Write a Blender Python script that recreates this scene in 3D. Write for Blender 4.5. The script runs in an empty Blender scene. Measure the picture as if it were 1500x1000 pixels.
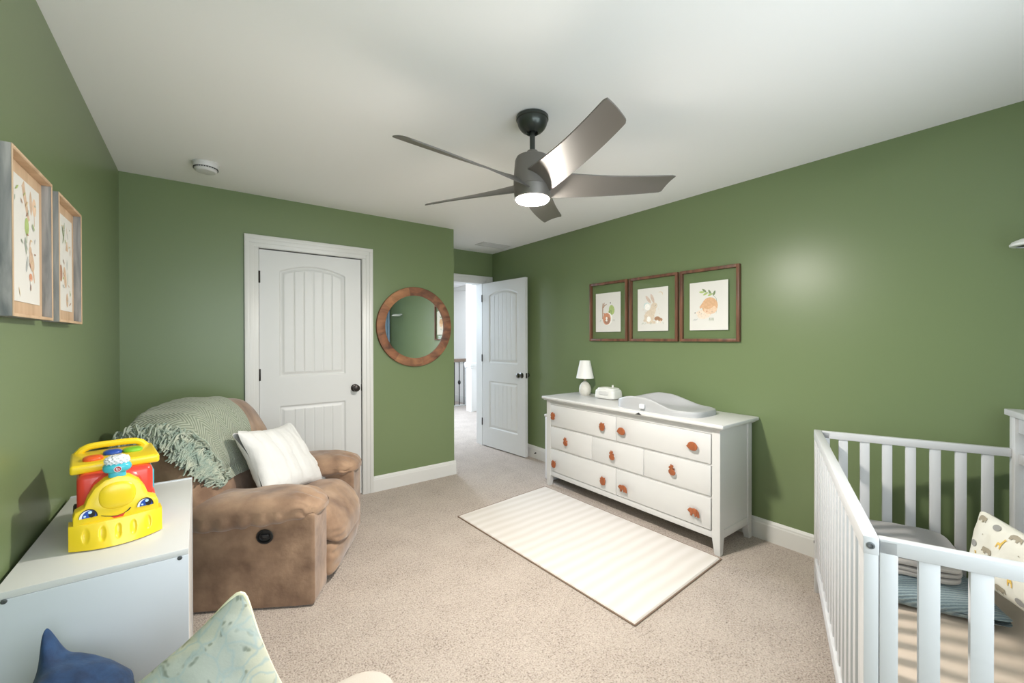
import bpy, bmesh, math, random
from mathutils import Vector, Matrix, noise
from mathutils.bvhtree import BVHTree
random.seed(7)
sc = bpy.context.scene
COL = sc.collection
pi = math.pi
R = math.radians
XL, XR, YB, YA, XC, HC = -0.415, 3.034, 3.680, 4.471, 2.031, 2.44
YR = -0.52

# ------------------------------------------------------------------ materials
def lin(c):
    def f(v):
        v = v/255.0
        return v/12.92 if v <= 0.04045 else ((v+0.055)/1.055)**2.4
    return (f(c[0]), f(c[1]), f(c[2]), 1.0)

MATS = {}
def mat(name, rgb, rough=0.5, metal=0.0, bump=None, vary=None, sheen=0.0, coat=0.0, spec=0.5, emit=None, trans=0.0, sss=0.0, ior=None):
    """rgb sRGB 0-255; bump=(scale,strength,dist[,detail]); vary=(scale, rgb2[, lo, hi])"""
    if name in MATS: return MATS[name]
    m = bpy.data.materials.new(name); m.use_nodes = True
    nt = m.node_tree; b = nt.nodes['Principled BSDF']
    b.inputs['Base Color'].default_value = lin(rgb)
    b.inputs['Roughness'].default_value = rough
    b.inputs['Metallic'].default_value = metal
    b.inputs['Specular IOR Level'].default_value = spec
    b.inputs['Sheen Weight'].default_value = sheen
    b.inputs['Coat Weight'].default_value = coat
    b.inputs['Transmission Weight'].default_value = trans
    if ior: b.inputs['IOR'].default_value = ior
    if emit:
        b.inputs['Emission Color'].default_value = lin(emit[0]); b.inputs['Emission Strength'].default_value = emit[1]
    if vary or bump:
        tc = nt.nodes.new('ShaderNodeTexCoord')
    if vary:
        n = nt.nodes.new('ShaderNodeTexNoise'); n.inputs['Scale'].default_value = vary[0]; n.inputs['Detail'].default_value = 5
        r = nt.nodes.new('ShaderNodeValToRGB')
        r.color_ramp.elements[0].color = lin(rgb); r.color_ramp.elements[1].color = lin(vary[1])
        r.color_ramp.elements[0].position = vary[2] if len(vary) > 2 else .35
        r.color_ramp.elements[1].position = vary[3] if len(vary) > 3 else .65
        nt.links.new(tc.outputs['Object'], n.inputs['Vector']); nt.links.new(n.outputs['Fac'], r.inputs['Fac'])
        nt.links.new(r.outputs['Color'], b.inputs['Base Color'])
    if bump:
        n = nt.nodes.new('ShaderNodeTexNoise'); n.inputs['Scale'].default_value = bump[0]
        n.inputs['Detail'].default_value = bump[3] if len(bump) > 3 else 4
        bp = nt.nodes.new('ShaderNodeBump'); bp.inputs['Strength'].default_value = bump[1]; bp.inputs['Distance'].default_value = bump[2]
        nt.links.new(tc.outputs['Object'], n.inputs['Vector']); nt.links.new(n.outputs['Fac'], bp.inputs['Height'])
        nt.links.new(bp.outputs['Normal'], b.inputs['Normal'])
    MATS[name] = m
    return m

def wood(name, c1, c2, axis='Z', scale=18, rough=.5, stretch=.12):
    if name in MATS: return MATS[name]
    m = mat(name, c1, rough)
    nt = m.node_tree; b = nt.nodes['Principled BSDF']
    tc = nt.nodes.new('ShaderNodeTexCoord'); mp = nt.nodes.new('ShaderNodeMapping')
    s = [1, 1, 1]; s['XYZ'.index(axis)] = stretch
    mp.inputs['Scale'].default_value = s
    n = nt.nodes.new('ShaderNodeTexNoise'); n.inputs['Scale'].default_value = scale; n.inputs['Detail'].default_value = 8; n.inputs['Distortion'].default_value = .8
    r = nt.nodes.new('ShaderNodeValToRGB'); r.color_ramp.elements[0].position = .32; r.color_ramp.elements[1].position = .68
    r.color_ramp.elements[0].color = lin(c1); r.color_ramp.elements[1].color = lin(c2)
    bp = nt.nodes.new('ShaderNodeBump'); bp.inputs['Strength'].default_value = .25; bp.inputs['Distance'].default_value = .002
    L = nt.links.new
    L(tc.outputs['Object'], mp.inputs['Vector']); L(mp.outputs['Vector'], n.inputs['Vector']); L(n.outputs['Fac'], r.inputs['Fac'])
    L(r.outputs['Color'], b.inputs['Base Color']); L(n.outputs['Fac'], bp.inputs['Height']); L(bp.outputs['Normal'], b.inputs['Normal'])
    return m

WALL = mat('green_wall_paint', (115, 131, 91), .34, bump=(260, .06, .002), spec=.5)
CEIL = mat('ceiling_paint', (247, 246, 245), .8, bump=(200, .05, .002))
TRIM = mat('white_trim_paint', (218, 217, 213), .35)
DOORM = mat('white_door_paint', (214, 214, 212), .4)
WHITE = mat('white_furniture_paint', (212, 211, 209), .35)
CRIBW = mat('crib_white', (206, 206, 207), .38)
HALLW = mat('hall_wall_paint', (232, 230, 226), .6)
DARKM = mat('dark_bronze', (52, 48, 45), .35, metal=.7)
BLACK = mat('black_plastic', (18, 18, 18), .4)

# carpet
def carpet():
    m = mat('carpet_pile', (208, 188, 168), .95, spec=.1)
    nt = m.node_tree; b = nt.nodes['Principled BSDF']; L = nt.links.new
    b.inputs['Sheen Weight'].default_value = .15
    tc = nt.nodes.new('ShaderNodeTexCoord')
    def nz(scale, detail=3):
        n = nt.nodes.new('ShaderNodeTexNoise'); n.inputs['Scale'].default_value = scale; n.inputs['Detail'].default_value = detail
        L(tc.outputs['Object'], n.inputs['Vector']); return n
    n1 = nz(130, 3); n2 = nz(48, 4); n3 = nz(5, 3)
    r = nt.nodes.new('ShaderNodeValToRGB')
    e = r.color_ramp.elements
    e[0].position = .3; e[0].color = lin((92, 76, 64)); e[1].position = .49; e[1].color = lin((180, 166, 154))
    k = r.color_ramp.elements.new(.7); k.color = lin((208, 195, 183))
    mx = nt.nodes.new('ShaderNodeMath'); mx.operation = 'MULTIPLY_ADD'; mx.inputs[1].default_value = .65
    L(n1.outputs['Fac'], mx.inputs[0])
    m2 = nt.nodes.new('ShaderNodeMath'); m2.operation = 'MULTIPLY'; m2.inputs[1].default_value = .25; L(n2.outputs['Fac'], m2.inputs[0])
    m3 = nt.nodes.new('ShaderNodeMath'); m3.operation = 'MULTIPLY_ADD'; m3.inputs[1].default_value = .16; L(n3.outputs['Fac'], m3.inputs[0]); L(m2.outputs[0], m3.inputs[2])
    L(m3.outputs[0], mx.inputs[2]); L(mx.outputs[0], r.inputs['Fac']); L(r.outputs['Color'], b.inputs['Base Color'])
    bp = nt.nodes.new('ShaderNodeBump'); bp.inputs['Strength'].default_value = 1.0; bp.inputs['Distance'].default_value = .016
    L(mx.outputs[0], bp.inputs['Height']); L(bp.outputs['Normal'], b.inputs['Normal'])
    return m
CARPET = carpet()

# ------------------------------------------------------------------ mesh kit
class MB:
    def __init__(s): s.bm = bmesh.new(); s.uv = s.bm.loops.layers.uv.new('UVMap')
    def _add(s, tmp, mi=0, M=None):
        if M is not None: bmesh.ops.transform(tmp, matrix=M, verts=tmp.verts)
        me = bpy.data.meshes.new('t'); 
        for f in tmp.faces: f.material_index = mi
        tmp.to_mesh(me); tmp.free(); s.bm.from_mesh(me); bpy.data.meshes.remove(me); return s
    def box(s, x0, x1, y0, y1, z0, z1, bev=0.0, mi=0, M=None, seg=2):
        t = bmesh.new(); t.loops.layers.uv.new('UVMap')
        bmesh.ops.create_cube(t, size=1)
        for v in t.verts: v.co = Vector(((x0+x1)/2+v.co.x*(x1-x0), (y0+y1)/2+v.co.y*(y1-y0), (z0+z1)/2+v.co.z*(z1-z0)))
        if bev > 0: bmesh.ops.bevel(t, geom=t.edges[:], offset=bev, segments=seg, profile=.5, affect='EDGES')
        return s._add(t, mi, M)
    def raw(s, verts, faces, mi=0, M=None, uvs=None):
        t = bmesh.new(); uvl = t.loops.layers.uv.new('UVMap')
        vs = [t.verts.new(v) for v in verts]
        for f in faces:
            try: fc = t.faces.new([vs[i] for i in f])
            except ValueError: continue
            if uvs:
                for lp, i in zip(fc.loops, f): lp[uvl].uv = uvs[i]
        return s._add(t, mi, M)
    def grid(s, fn, nu, nv, mi=0, M=None, closeu=False, closev=False):
        V, UV, F = [], [], []
        for j in range(nv+(0 if closev else 1)):
            for i in range(nu+(0 if closeu else 1)):
                u, v = i/nu, j/nv; V.append(fn(u, v)); UV.append((u, v))
        w = nu if closeu else nu+1; h = nv if closev else nv+1
        for j in range(nv):
            for i in range(nu):
                F.append((j*w+i, j*w+(i+1) % w, ((j+1) % h)*w+(i+1) % w, ((j+1) % h)*w+i))
        return s.raw(V, F, mi, M, UV)
    def lathe(s, prof, n=32, mi=0, M=None, cap=True):
        V, F = [], []
        for (r, z) in prof:
            for k in range(n):
                a = 2*pi*k/n; V.append((r*math.cos(a), r*math.sin(a), z))
        for j in range(len(prof)-1):
            for k in range(n):
                F.append((j*n+k, j*n+(k+1) % n, (j+1)*n+(k+1) % n, (j+1)*n+k))
        if cap:
            if prof[0][0] > 1e-5: F.append(tuple(range(n))[::-1])
            if prof[-1][0] > 1e-5: F.append(tuple((len(prof)-1)*n+k for k in range(n)))
        s.raw(V, F, mi, M); return s
    def tube(s, pts, r, n=8, mi=0, M=None, cap=True):
        pts = [Vector(p) for p in pts]; rs = r if isinstance(r, (list, tuple)) else [r]*len(pts)
        V, F = [], []; up = None
        for i, p in enumerate(pts):
            d = (pts[min(i+1, len(pts)-1)]-pts[max(i-1, 0)]).normalized()
            if up is None: up = d.orthogonal().normalized()
            up = (up-d*up.dot(d)); up = up.normalized() if up.length > 1e-6 else d.orthogonal().normalized()
            w = d.cross(up)
            for k in range(n):
                a = 2*pi*k/n; V.append(p+(up*math.cos(a)+w*math.sin(a))*rs[i])
        for j in range(len(pts)-1):
            for k in range(n): F.append((j*n+k, j*n+(k+1) % n, (j+1)*n+(k+1) % n, (j+1)*n+k))
        if cap: F.append(tuple(range(n))[::-1]); F.append(tuple((len(pts)-1)*n+k for k in range(n)))
        s.raw(V, F, mi, M); return s
    def prism(s, poly, d0, d1, mi=0, M=None, bev=0.0):
        """poly in XY, extruded along Z from d0 to d1"""
        t = bmesh.new(); t.loops.layers.uv.new('UVMap')
        vs = [t.verts.new((p[0], p[1], d0)) for p in poly]; f = t.faces.new(vs)
        f.normal_update()
        if f.normal.z > 0: f.normal_flip()
        r = bmesh.ops.extrude_face_region(t, geom=[f])
        for v in [g for g in r['geom'] if isinstance(g, bmesh.types.BMVert)]: v.co.z = d1
        if bev > 0:
            es = [e for e in t.edges if abs(e.verts[0].co.z-e.verts[1].co.z) < 1e-7 and abs(e.verts[0].co.z-d1) < 1e-7]
            bmesh.ops.bevel(t, geom=es, offset=bev, segments=2, profile=.5, affect='EDGES')
        return s._add(t, mi, M)
    def soft(s, c, h, n=10, p=4.0, fn=None, mi=0, M=None):
        """superellipsoid cushion: centre c, half sizes h"""
        V, F, idx = [], [], {}
        def vid(a, b, cc):
            k = (a, b, cc)
            if k not in idx:
                q = [2*a/n-1, 2*b/n-1, 2*cc/n-1]
                q = [math.sin(x*pi/4)/math.sin(pi/4) for x in q]
                r = sum(abs(x)**p for x in q)**(1/p)
                v = Vector((c[0]+q[0]/r*h[0], c[1]+q[1]/r*h[1], c[2]+q[2]/r*h[2]))
                if fn: v = Vector(fn(v, Vector(q)/r))
                idx[k] = len(V); V.append(v)
            return idx[k]
        for a in range(n):
            for b in range(n):
                for (k, fl) in ((0, 0), (n, 1)):
                    qs = [(a, b), (a+1, b), (a+1, b+1), (a, b+1)]
                    if fl: qs = qs[::-1]
                    F.append(tuple(vid(x, y, k) for x, y in qs[::-1]))
                    F.append(tuple(vid(k, x, y) for x, y in qs[::-1]))
                    F.append(tuple(vid(y, k, x) for x, y in qs[::-1]))
        s.raw(V, F, mi, M); s.last = (V, F); return s
    def build(s, name, mats, parent=None, smooth=True, ang=35, loc=None, rot=None, fixn=True):
        if fixn: bmesh.ops.recalc_face_normals(s.bm, faces=s.bm.faces)
        me = bpy.data.meshes.new(name); s.bm.to_mesh(me); s.bm.free()
        if not isinstance(mats, (list, tuple)): mats = [mats]
        for m in mats: me.materials.append(m)
        if smooth:
            for q in me.polygons: q.use_smooth = True
            me.set_sharp_from_angle(angle=R(ang))
        o = bpy.data.objects.new(name, me); COL.objects.link(o)
        if parent: o.parent = parent
        if loc: o.location = loc
        if rot is not None: o.rotation_euler = (0, 0, rot) if not isinstance(rot, (tuple, list)) else rot
        return o

def tag(o, label=None, cat=None, group=None, kind=None):
    if label: o['label'] = label
    if cat: o['category'] = cat
    if group: o['group'] = group
    if kind: o['kind'] = kind
    return o
def thing(name, loc, rz=0, label=None, cat=None, group=None, kind=None):
    o = bpy.data.objects.new(name, None); COL.objects.link(o); o.location = loc; o.rotation_euler = (0, 0, rz)
    o.empty_display_size = .1
    return tag(o, label, cat, group, kind)
def struct(o, label=None): return tag(o, label=label, kind='structure')
def T(x, y, z): return Matrix.Translation((x, y, z))
def RM(ang, ax): return Matrix.Rotation(ang, 4, ax)

# ------------------------------------------------------------------ room shell
def quadbox(name, b, m, parent=None, bev=0): return MB().box(*b, bev=bev).build(name, m, parent, smooth=False)
fl = MB(); fl.box(XL-.12, 6.0, YR-.12, 9.1, -.1, 0); struct(fl.build('floor', CARPET, smooth=False), 'beige cut-pile carpet')
struct(quadbox('ceiling', (XL-.12, 6.0, YR-.12, 9.1, HC, HC+.12), CEIL), 'smooth white ceiling')
struct(quadbox('wall_left', (XL-.12, XL, YR-.12, YB+.12, 0, HC), WALL), 'green painted wall on the left')
struct(quadbox('wall_right', (XR, XR+.12, YR-.12, YA+.12, 0, HC), WALL), 'green painted wall behind the dresser')
# closet wall with door opening
dl, dr, DZ = .363, 1.1245, 2.0416
w = MB()
w.box(XL, dl-.02, YB, YB+.12, 0, HC); w.box(dr+.02, XC, YB, YB+.12, 0, HC); w.box(dl-.02, dr+.02, YB, YB+.12, DZ+.02, HC)
struct(w.build('wall_back', WALL, smooth=False), 'green wall with the closet door')
struct(quadbox('wall_alcove_side', (XC-.12, XC, YB+.12, YA, 0, HC), WALL))
w = MB(); ox0, ox1, OZ = XC+.06, 2.885, 2.06
w.box(XC-.12, ox0, YA, YA+.12, 0, HC); w.box(ox1, XR, YA, YA+.12, 0, HC); w.box(ox0, ox1, YA, YA+.12, OZ, HC)
struct(w.build('wall_alcove', [WALL], smooth=False), 'green wall above the hall doorway')
# rear wall behind the viewer with a wide daylight window
wx0, wx1, wz0, wz1 = -.30, 1.95, .72, 2.14
w = MB()
w.box(XL-.12, wx0, YR-.12, YR, 0, HC); w.box(wx1, XR+.12, YR-.12, YR, 0, HC); w.box(wx0, wx1, YR-.12, YR, 0, wz0); w.box(wx0, wx1, YR-.12, YR, wz1, HC)
struct(w.build('wall_rear', WALL, smooth=False))
w = MB()
for a, b_ in ((wx0-.08, wx0), (wx1, wx1+.08)): w.box(a, b_, YR, YR+.018, wz0-.08, wz1+.08, .003)
w.box(wx0, wx1, YR, YR+.018, wz1, wz1+.08, .003); w.box(wx0-.1, wx1+.1, YR, YR+.035, wz0-.1, wz0, .003)
for k in range(4):
    x = wx0+(wx1-wx0)*k/3; w.box(max(wx0, x-.025), min(wx1, x+.025), YR-.07, YR-.03, wz0, wz1, .002)
for z in (wz0, (wz0+wz1)/2-.02, wz1-.04): w.box(wx0, wx1, YR-.07, YR-.03, z, z+.04, .002)
struct(w.build('window_1', TRIM))

b = MB()
b.grid(lambda u, v: (2.36+.655*u, YR+.07+.022*math.sin(u*2*pi*7), .02+2.26*v), 140, 2)
b.grid(lambda u, v: (2.36+.655*u, YR+.073+.022*math.sin(u*2*pi*7), .02+2.26*v), 140, 2)
tag(b.build('window_curtain', mat('pale_blue_curtain', (150, 176, 196), .8)), 'pale blue curtain beside the window, seen at the left of the round mirror', 'curtain')
b = MB(); b.tube([(-.35, YR+.07, 2.30), (2.98, YR+.07, 2.30)], .011, 12)
for x_ in (-.33, 2.30, 2.95): b.box(x_-.008, x_+.008, YR, YR+.075, 2.293, 2.307, .001)
tag(b.build('curtain_rod', DARKM), 'dark curtain rod above the window', 'curtain rod')

def baseboard(name, p0, p1, nrm):
    """profile extruded from p0 to p1; nrm points into the room"""
    p0 = Vector((*p0, 0)); p1 = Vector((*p1, 0)); n = Vector((*nrm, 0))
    prof = [(0, 0), (.015, 0), (.015, .105), (.0125, .112), (.0115, .122), (.006, .133), (0, .137)]
    V = [p+n*a+Vector((0, 0, z)) for p in (p0, p1) for a, z in prof]; k = len(prof)
    F = [(i, (i+1) % k, k+(i+1) % k, k+i) for i in range(k)]+[tuple(range(k)), tuple(range(k, 2*k))[::-1]]
    b = MB(); b.raw(V, F); return struct(b.build(name, TRIM, smooth=False))
CW = .0925
baseboard('baseboard_left', (XL, YR), (XL, YB), (1, 0))
baseboard('baseboard_back', (dr+CW-.003, YB), (XC+.015, YB), (0, -1))
baseboard('baseboard_back_corner', (XL, YB), (dl-CW+.003, YB), (0, -1))
baseboard('baseboard_alcove_side', (XC, YB), (XC, YA), (1, 0))
baseboard('baseboard_right', (XR, YR), (XR, YA), (-1, 0))
baseboard('baseboard_rear', (XL, YR), (XR, YR), (0, 1))

def casing(name, x0, x1, z1, y, side=-1, wid=.09, right_w=None):
    """three-sided door casing on a y plane"""
    b = MB(); rw = right_w or wid
    prof = [(0, .008), (.012, .012), (.03, .010), (.055, .014), (.075, .018), (.09, .016)]
    def strip(fn):
        # stepped boards
        pass
    for (a, d) in ((0, .010), (.03, .014), (.06, .018)):
        b.box(x0-wid, x0-a, y-(d if side < 0 else 0), y+(0 if side < 0 else d), 0, z1+a, .002)
        b.box(x1+a, x1+rw, y-(d if side < 0 else 0), y+(0 if side < 0 else d), 0, z1+a, .002)
        b.box(x0-wid, x1+rw, y-(d if side < 0 else 0), y+(0 if side < 0 else d), z1+a, z1+wid, .002)
    return struct(b.build(name, TRIM))
casing('trim_1', dl-.006, dr+.006, DZ+.006, YB)
casing('trim_2', ox0+.01, ox1-.006, OZ-.01, YA, right_w=.145)
b = MB(); b.box(dl-.03, dr+.03, YB+.125, YB+.145, 0, DZ+.05); struct(b.build('closet_light_blocker', CEIL, smooth=False))  # unseen panel added behind the closet door to block light leaking through its gap
# jamb linings
b = MB(); b.box(dl-.02, dl-.003, YB, YB+.12, 0, DZ+.02); b.box(dr+.003, dr+.02, YB, YB+.12, 0, DZ+.02); b.box(dl-.02, dr+.02, YB, YB+.12, DZ+.003, DZ+.02)
struct(b.build('trim_3', TRIM, smooth=False))
b = MB(); b.box(ox0, ox0+.015, YA-.001, YA+.13, 0, OZ); b.box(ox1-.015, ox1, YA-.001, YA+.13, 0, OZ); b.box(ox0, ox1, YA-.001, YA+.13, OZ-.015, OZ)
b.box(ox0-.08, ox0, YA+.12, YA+.135, 0, OZ+.08); b.box(ox1, ox1+.08, YA+.12, YA+.135, 0, OZ+.08); b.box(ox0, ox1, YA+.12, YA+.135, OZ, OZ+.08)
struct(b.build('trim_4', TRIM, smooth=False))

# ------------------------------------------------------------------ doors
def door_height(x, z, W):
    """recess depth of a two-panel plank door face"""
    x0, x1 = .135, W-.13
    best = 0.0
    for (z0, z1, arch) in ((.235, .815, 0), (1.045, 1.868, .055)):
        t = (x-(x0+x1)/2)/((x1-x0)/2)
        top = z1+arch*(1-t*t) if abs(t) < 1 else z1
        d = min(x-x0, x1-x, z-z0, top-z)
        if d <= 0: continue
        if d < .010: h = -.010*math.sin(d/.010*pi/2)
        elif d < .022: h = -.010+.002*(d-.010)/.012
        elif d < .034: h = -.008+.005*(d-.022)/.012
        else:
            h = -.003
            pw = (x1-x0-.068)/6.0; q = (x-x0-.034)/pw; fr = abs(q-round(q))*pw
            if 0 < round(q) < 6 and fr < .005: h -= .004*(1-fr/.005)
        best = h
    return best
def make_door_mesh(W, H, name, parent, side_both=True):
    xs = set(); k = 0
    step = .004
    xs = [i*W/190 for i in range(191)]
    zs = []
    z = 0
    while z < H-1e-6:
        fine = any(abs(z-q) < .05 for q in (.235, .815, 1.045)) or 1.82 < z < 1.94
        zs.append(z); z += .005 if fine else .03
    zs.append(H)
    b = MB(); th = .035
    for sgn, y in ((-1, 0.0), (1, th)):
        V = []; F = []
        for zz in zs:
            for xx in xs: V.append((xx, y+sgn*door_height(xx, zz, W), zz))
        n = len(xs)
        for j in range(len(zs)-1):
            for i in range(n-1): F.append((j*n+i, j*n+i+1, (j+1)*n+i+1, (j+1)*n+i))
        b.raw(V, F)
    V = [(0, 0, 0), (W, 0, 0), (W, th, 0), (0, th, 0), (0, 0, H), (W, 0, H), (W, th, H), (0, th, H)]
    b.raw(V, [(0, 3, 2, 1), (4, 5, 6, 7), (0, 4, 7, 3), (1, 2, 6, 5)])
    bmesh.ops.remove_doubles(b.bm, verts=b.bm.verts, dist=.0002)
    return b.build(name, DOORM, parent, ang=60)
def knob_parts(parent, x, z, th, mt, sides=(-1, 1)):
    for sd in sides:
        y = 0 if sd < 0 else th
        b = MB(); M = T(x, y, z) @ RM(pi/2 if sd < 0 else -pi/2, 'X')
        b.lathe([(0, 0), (.032, 0), (.033, .004), (.028, .008), (.012, .010), (.011, .03), (.016, .036), (.026, .044), (.029, .055), (.026, .066), (.015, .071), (0, .072)], 28, M=M)
        b.build('door_knob', mt, parent)
W1 = dr-dl
d1 = thing('door_1', (dl, YB+.006, .012), 0, 'white closet door with arched plank panel and dark knob', kind='structure')
make_door_mesh(W1-.004, DZ-.018, 'door_leaf', d1)
knob_parts(d1, W1-.058, .92, .035, DARKM, (-1,))
b = MB(); b.box(W1-.006, W1+.004, -.001, .01, .89, .95, .001); b.build('latch_plate', DARKM, d1)
for z in (1.825, 1.08, .2):
    b = MB(); b.lathe([(.006, 0), (.0065, .001), (.0065, .089), (.006, .09)], 12, M=T(.001, -.007, z-.045-.012))
    b.box(-.004, .004, -.003, .004, z-.057, z+.033, 0); b.build('hinge', DARKM, d1)
# open hall door (hinged at the alcove corner, lying near the right wall)
W2 = .765
hp = Vector((2.862, YA-.026, .012)); fp = Vector((2.93, 3.665, .012)); dv = fp-hp
CHROME = mat('polished_nickel', (190, 190, 190), .12, metal=1.0)
d2 = thing('door_2', hp, math.atan2(dv.y, dv.x), 'white plank-panel hall door standing open beside the dresser wall', kind='structure')
make_door_mesh(dv.length, 2.03, 'door_leaf', d2)
knob_parts(d2, dv.length-.06, .92, .035, mat('satin_nickel', (120, 118, 116), .2, metal=1.0))
b = MB(); b.box(dv.length-.001, dv.length+.0015, .006, .029, .89, .95, 0); b.build('latch_plate', DARKM, d2)
for z in (1.8, 1.05, .25):
    b = MB(); b.lathe([(.0065, 0), (.0065, .09)], 10, M=T(-.006, -.004, z)); b.build('hinge', DARKM, d2)
b = MB(); b.lathe([(.008, 0), (.008, .004), (.005, .006), (.006, .02), (0, .022)], 16, M=T(XR-.015, 3.59, .065) @ RM(-pi/2, 'Y'))
tag(b.build('door_stop', [BLACK]), 'small black door stop on the baseboard behind the open door', 'door stop')

# ------------------------------------------------------------------ hall beyond
struct(quadbox('wall_hall_far', (4.43, 4.55, YA+.12, 9.0, 0, HC), HALLW))
struct(quadbox('wall_hall_end', (XL, 4.43, 9.0, 9.1, 0, HC), HALLW))
struct(quadbox('wall_hall_left', (.9, 1.0, YA+.12, 9.0, 0, HC), HALLW))
struct(quadbox('wall_hall_near', (XR+.12, 4.43, YA, YA+.12, 0, HC), HALLW))
b = MB(); b.box(4.0, 4.43, 6.60, 6.78, 0, HC); b.box(3.965, 4.43, 6.565, 6.80, .84, .90, .01); b.box(3.975, 4.43, 6.575, 6.795, .81, .84, .005)
struct(b.build('wall_hall_stub', [HALLW]), 'white wall end with chair rail in the hall')
b = MB(); b.box(4.40, 4.43, 6.8, 9.0, .84, .90, .008); struct(b.build('trim_5', TRIM))
b = MB(); b.box(4.412, 4.43, 6.8, 9.0, 0, .14, .004); struct(b.build('baseboard_hall', TRIM))
b = MB()
b.raw([(4.43, y, z) if i == 0 else (4.43-a, y, z) for y in (6.8, 9.0) for i, (a, z) in enumerate([(0, HC), (.07, HC), (.07, HC-.015), (.015, HC-.08), (0, HC-.08)])],
      [(0, 1, 6, 5), (1, 2, 7, 6), (2, 3, 8, 7), (3, 4, 9, 8), (4, 0, 5, 9)]); struct(b.build('trim_6', TRIM, smooth=False))
rl = thing('stair_railing', (3.9, 7.35, 0), 0, 'stair railing with wood handrail and thin iron balusters in the hall', 'railing')
HW = wood('handrail_wood', (120, 98, 80), (160, 138, 118), 'X', 12, .4)
b = MB(); b.box(-2.6, .50, -.032, .032, .88, .945, .012); b.build('handrail', HW, rl)
b = MB(); b.lathe([(0, 0), (.075, 0), (.078, .012), (.06, .02), (0, .021)], 24, M=T(.53, 0, .91) @ RM(-pi/2, 'Y')); b.build('wall_rosette', mat('rosette_wood', (96, 78, 64), .45), rl)
IRON = mat('wrought_iron', (44, 42, 42), .4, metal=.6)
for k in range(14):
    x = .385-.11*k
    b = MB(); b.box(x-.007, x+.007, -.007, .007, .012, .885, .001); b.lathe([(.02, 0), (.02, .008), (.009, .024)], 10, M=T(x, 0, .004))
    if k % 2: b.lathe([(.007, 0), (.026, .03), (.03, .05), (.026, .07), (.007, .1)], 10, M=T(x, 0, .42))
    b.build('baluster', IRON, rl)
b = MB(); b.box(-2.6, .51, -.05, .05, 0, .02, .003); b.build('shoe_rail', TRIM, rl)

# ------------------------------------------------------------------ ceiling things
M_FAN = mat('fan_gunmetal', (122, 118, 113), .42, metal=.5)
M_CAN = mat('fan_canopy_gunmetal', (66, 70, 66), .3, metal=.6)
fan = thing('ceiling_fan', (1.31, 1.58, HC), 0, 'five-blade grey ceiling fan with a lit round light', 'ceiling fan')
MB().lathe([(.073, 0), (.079, -.004), (.079, -.018), (.0745, -.021), (.0735, -.030), (.070, -.044), (.062, -.058), (.050, -.071), (.035, -.080), (.031, -.083), (.027, -.080), (.024, -.07), (0, -.07)], 48, cap=False).build('canopy', M_CAN, fan)
MB().lathe([(0, -.06), (.013, -.06), (.013, -.19), (0, -.19)], 20, cap=False).build('downrod', M_CAN, fan)
MB().lathe([(.0, -.166), (.018, -.166), (.026, -.170), (.028, -.184), (.034, -.190), (.058, -.193), (.078, -.203), (.085, -.218), (.090, -.27), (.093, -.325), (.093, -.345), (.0915, -.347), (.093, -.349), (.090, -.38), (.087, -.402), (.083, -.405), (0, -.405)], 56, cap=False).build('motor_housing', M_FAN, fan)
LIGHTM = mat('fan_light_diffuser', (255, 250, 244), .5, emit=((255, 249, 241), 590.0))
MB().lathe([(0, -.4205), (.03, -.4200), (.06, -.4180), (.076, -.414), (.0805, -.408), (.0805, -.4055)], 48, cap=False).build('light_diffuser', LIGHTM, fan)
def blade(ang):
    b = MB(); Rr = .70
    def surf(off):
        def fn(u, v):
            r = .07+(Rr-.07)*u
            # leading / trailing edges across v in [-1, 1]
            w = (.142-.026*u)*.5
            if u > .965: w *= 1-.10*((u-.965)/.035)**2
            vv = 2*v-1
            rr = r-(.03*(vv+1)/2)*u**8
            pitch = R(16)*(1-u)**2+R(21)
            c = vv*w+.012*math.sin(pi*u)
            camber = .006*(1-vv*vv)
            y = c*math.cos(pitch); z = -c*math.sin(pitch)+camber
            return (rr, y, -.335+.02*u+z+off)
        return fn
    f0, f1 = surf(0), surf(.006)
    b.grid(f0, 36, 12); b.grid(f1, 36, 12)
    for e in (0, 1):
        b.grid(lambda u, v: tuple(Vector(f0(u, e)).lerp(Vector(f1(u, e)), v)), 36, 1)
        b.grid(lambda u, v: tuple(Vector(f0(e, u)).lerp(Vector(f1(e, u)), v)), 12, 1)
    bmesh.ops.remove_doubles(b.bm, verts=b.bm.verts, dist=.0001)
    o = b.build('blade', M_FAN, fan, ang=50); o.rotation_euler = (0, 0, R(ang)); return o
for a in (-105, -33, 39, 111, 183): blade(a)
sm = thing('smoke_detector', (.035, 3.21, HC), 0, 'round white smoke detector on the ceiling near the left corner', 'smoke detector')
MB().lathe([(0, 0), (.068, 0), (.070, -.006), (.066, -.012), (.064, -.030)], 40, cap=False).build('base', WHITE, sm)
b = MB(); b.lathe([(.0595, -.029), (.0585, -.044), (.05, -.052), (.02, -.055), (0, -.055)], 40, cap=False); b.build('cover', WHITE, sm)
b = MB()
for k in range(30):
    a = 2*pi*k/30; b.box(.0625, .0645, -.0035, .0035, -.037, -.031, M=RM(a, 'Z'))
b.lathe([(.064, -.030), (.0595, -.031)], 40, cap=False); b.build('sensor_slots', BLACK, sm)
vt = thing('ceiling_vent', (2.74, 4.03, HC), 0, 'white ceiling air vent above the hall doorway', 'air vent')
b = MB(); b.box(-.19, .19, -.09, -.07, -.008, 0, .001); b.box(-.19, .19, .07, .09, -.008, 0, .001); b.box(-.19, -.17, -.07, .07, -.008, 0, .001); b.box(.17, .19, -.07, .07, -.008, 0, .001); b.build('frame', WHITE, vt)
b = MB()
for k in range(11): b.box(-.17, .17, -.0085, .0085, -.0015, .0015, M=T(0, -.063+.0126*k, -.006) @ RM(R(30), 'X'))
b.build('louvers', WHITE, vt)

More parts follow.
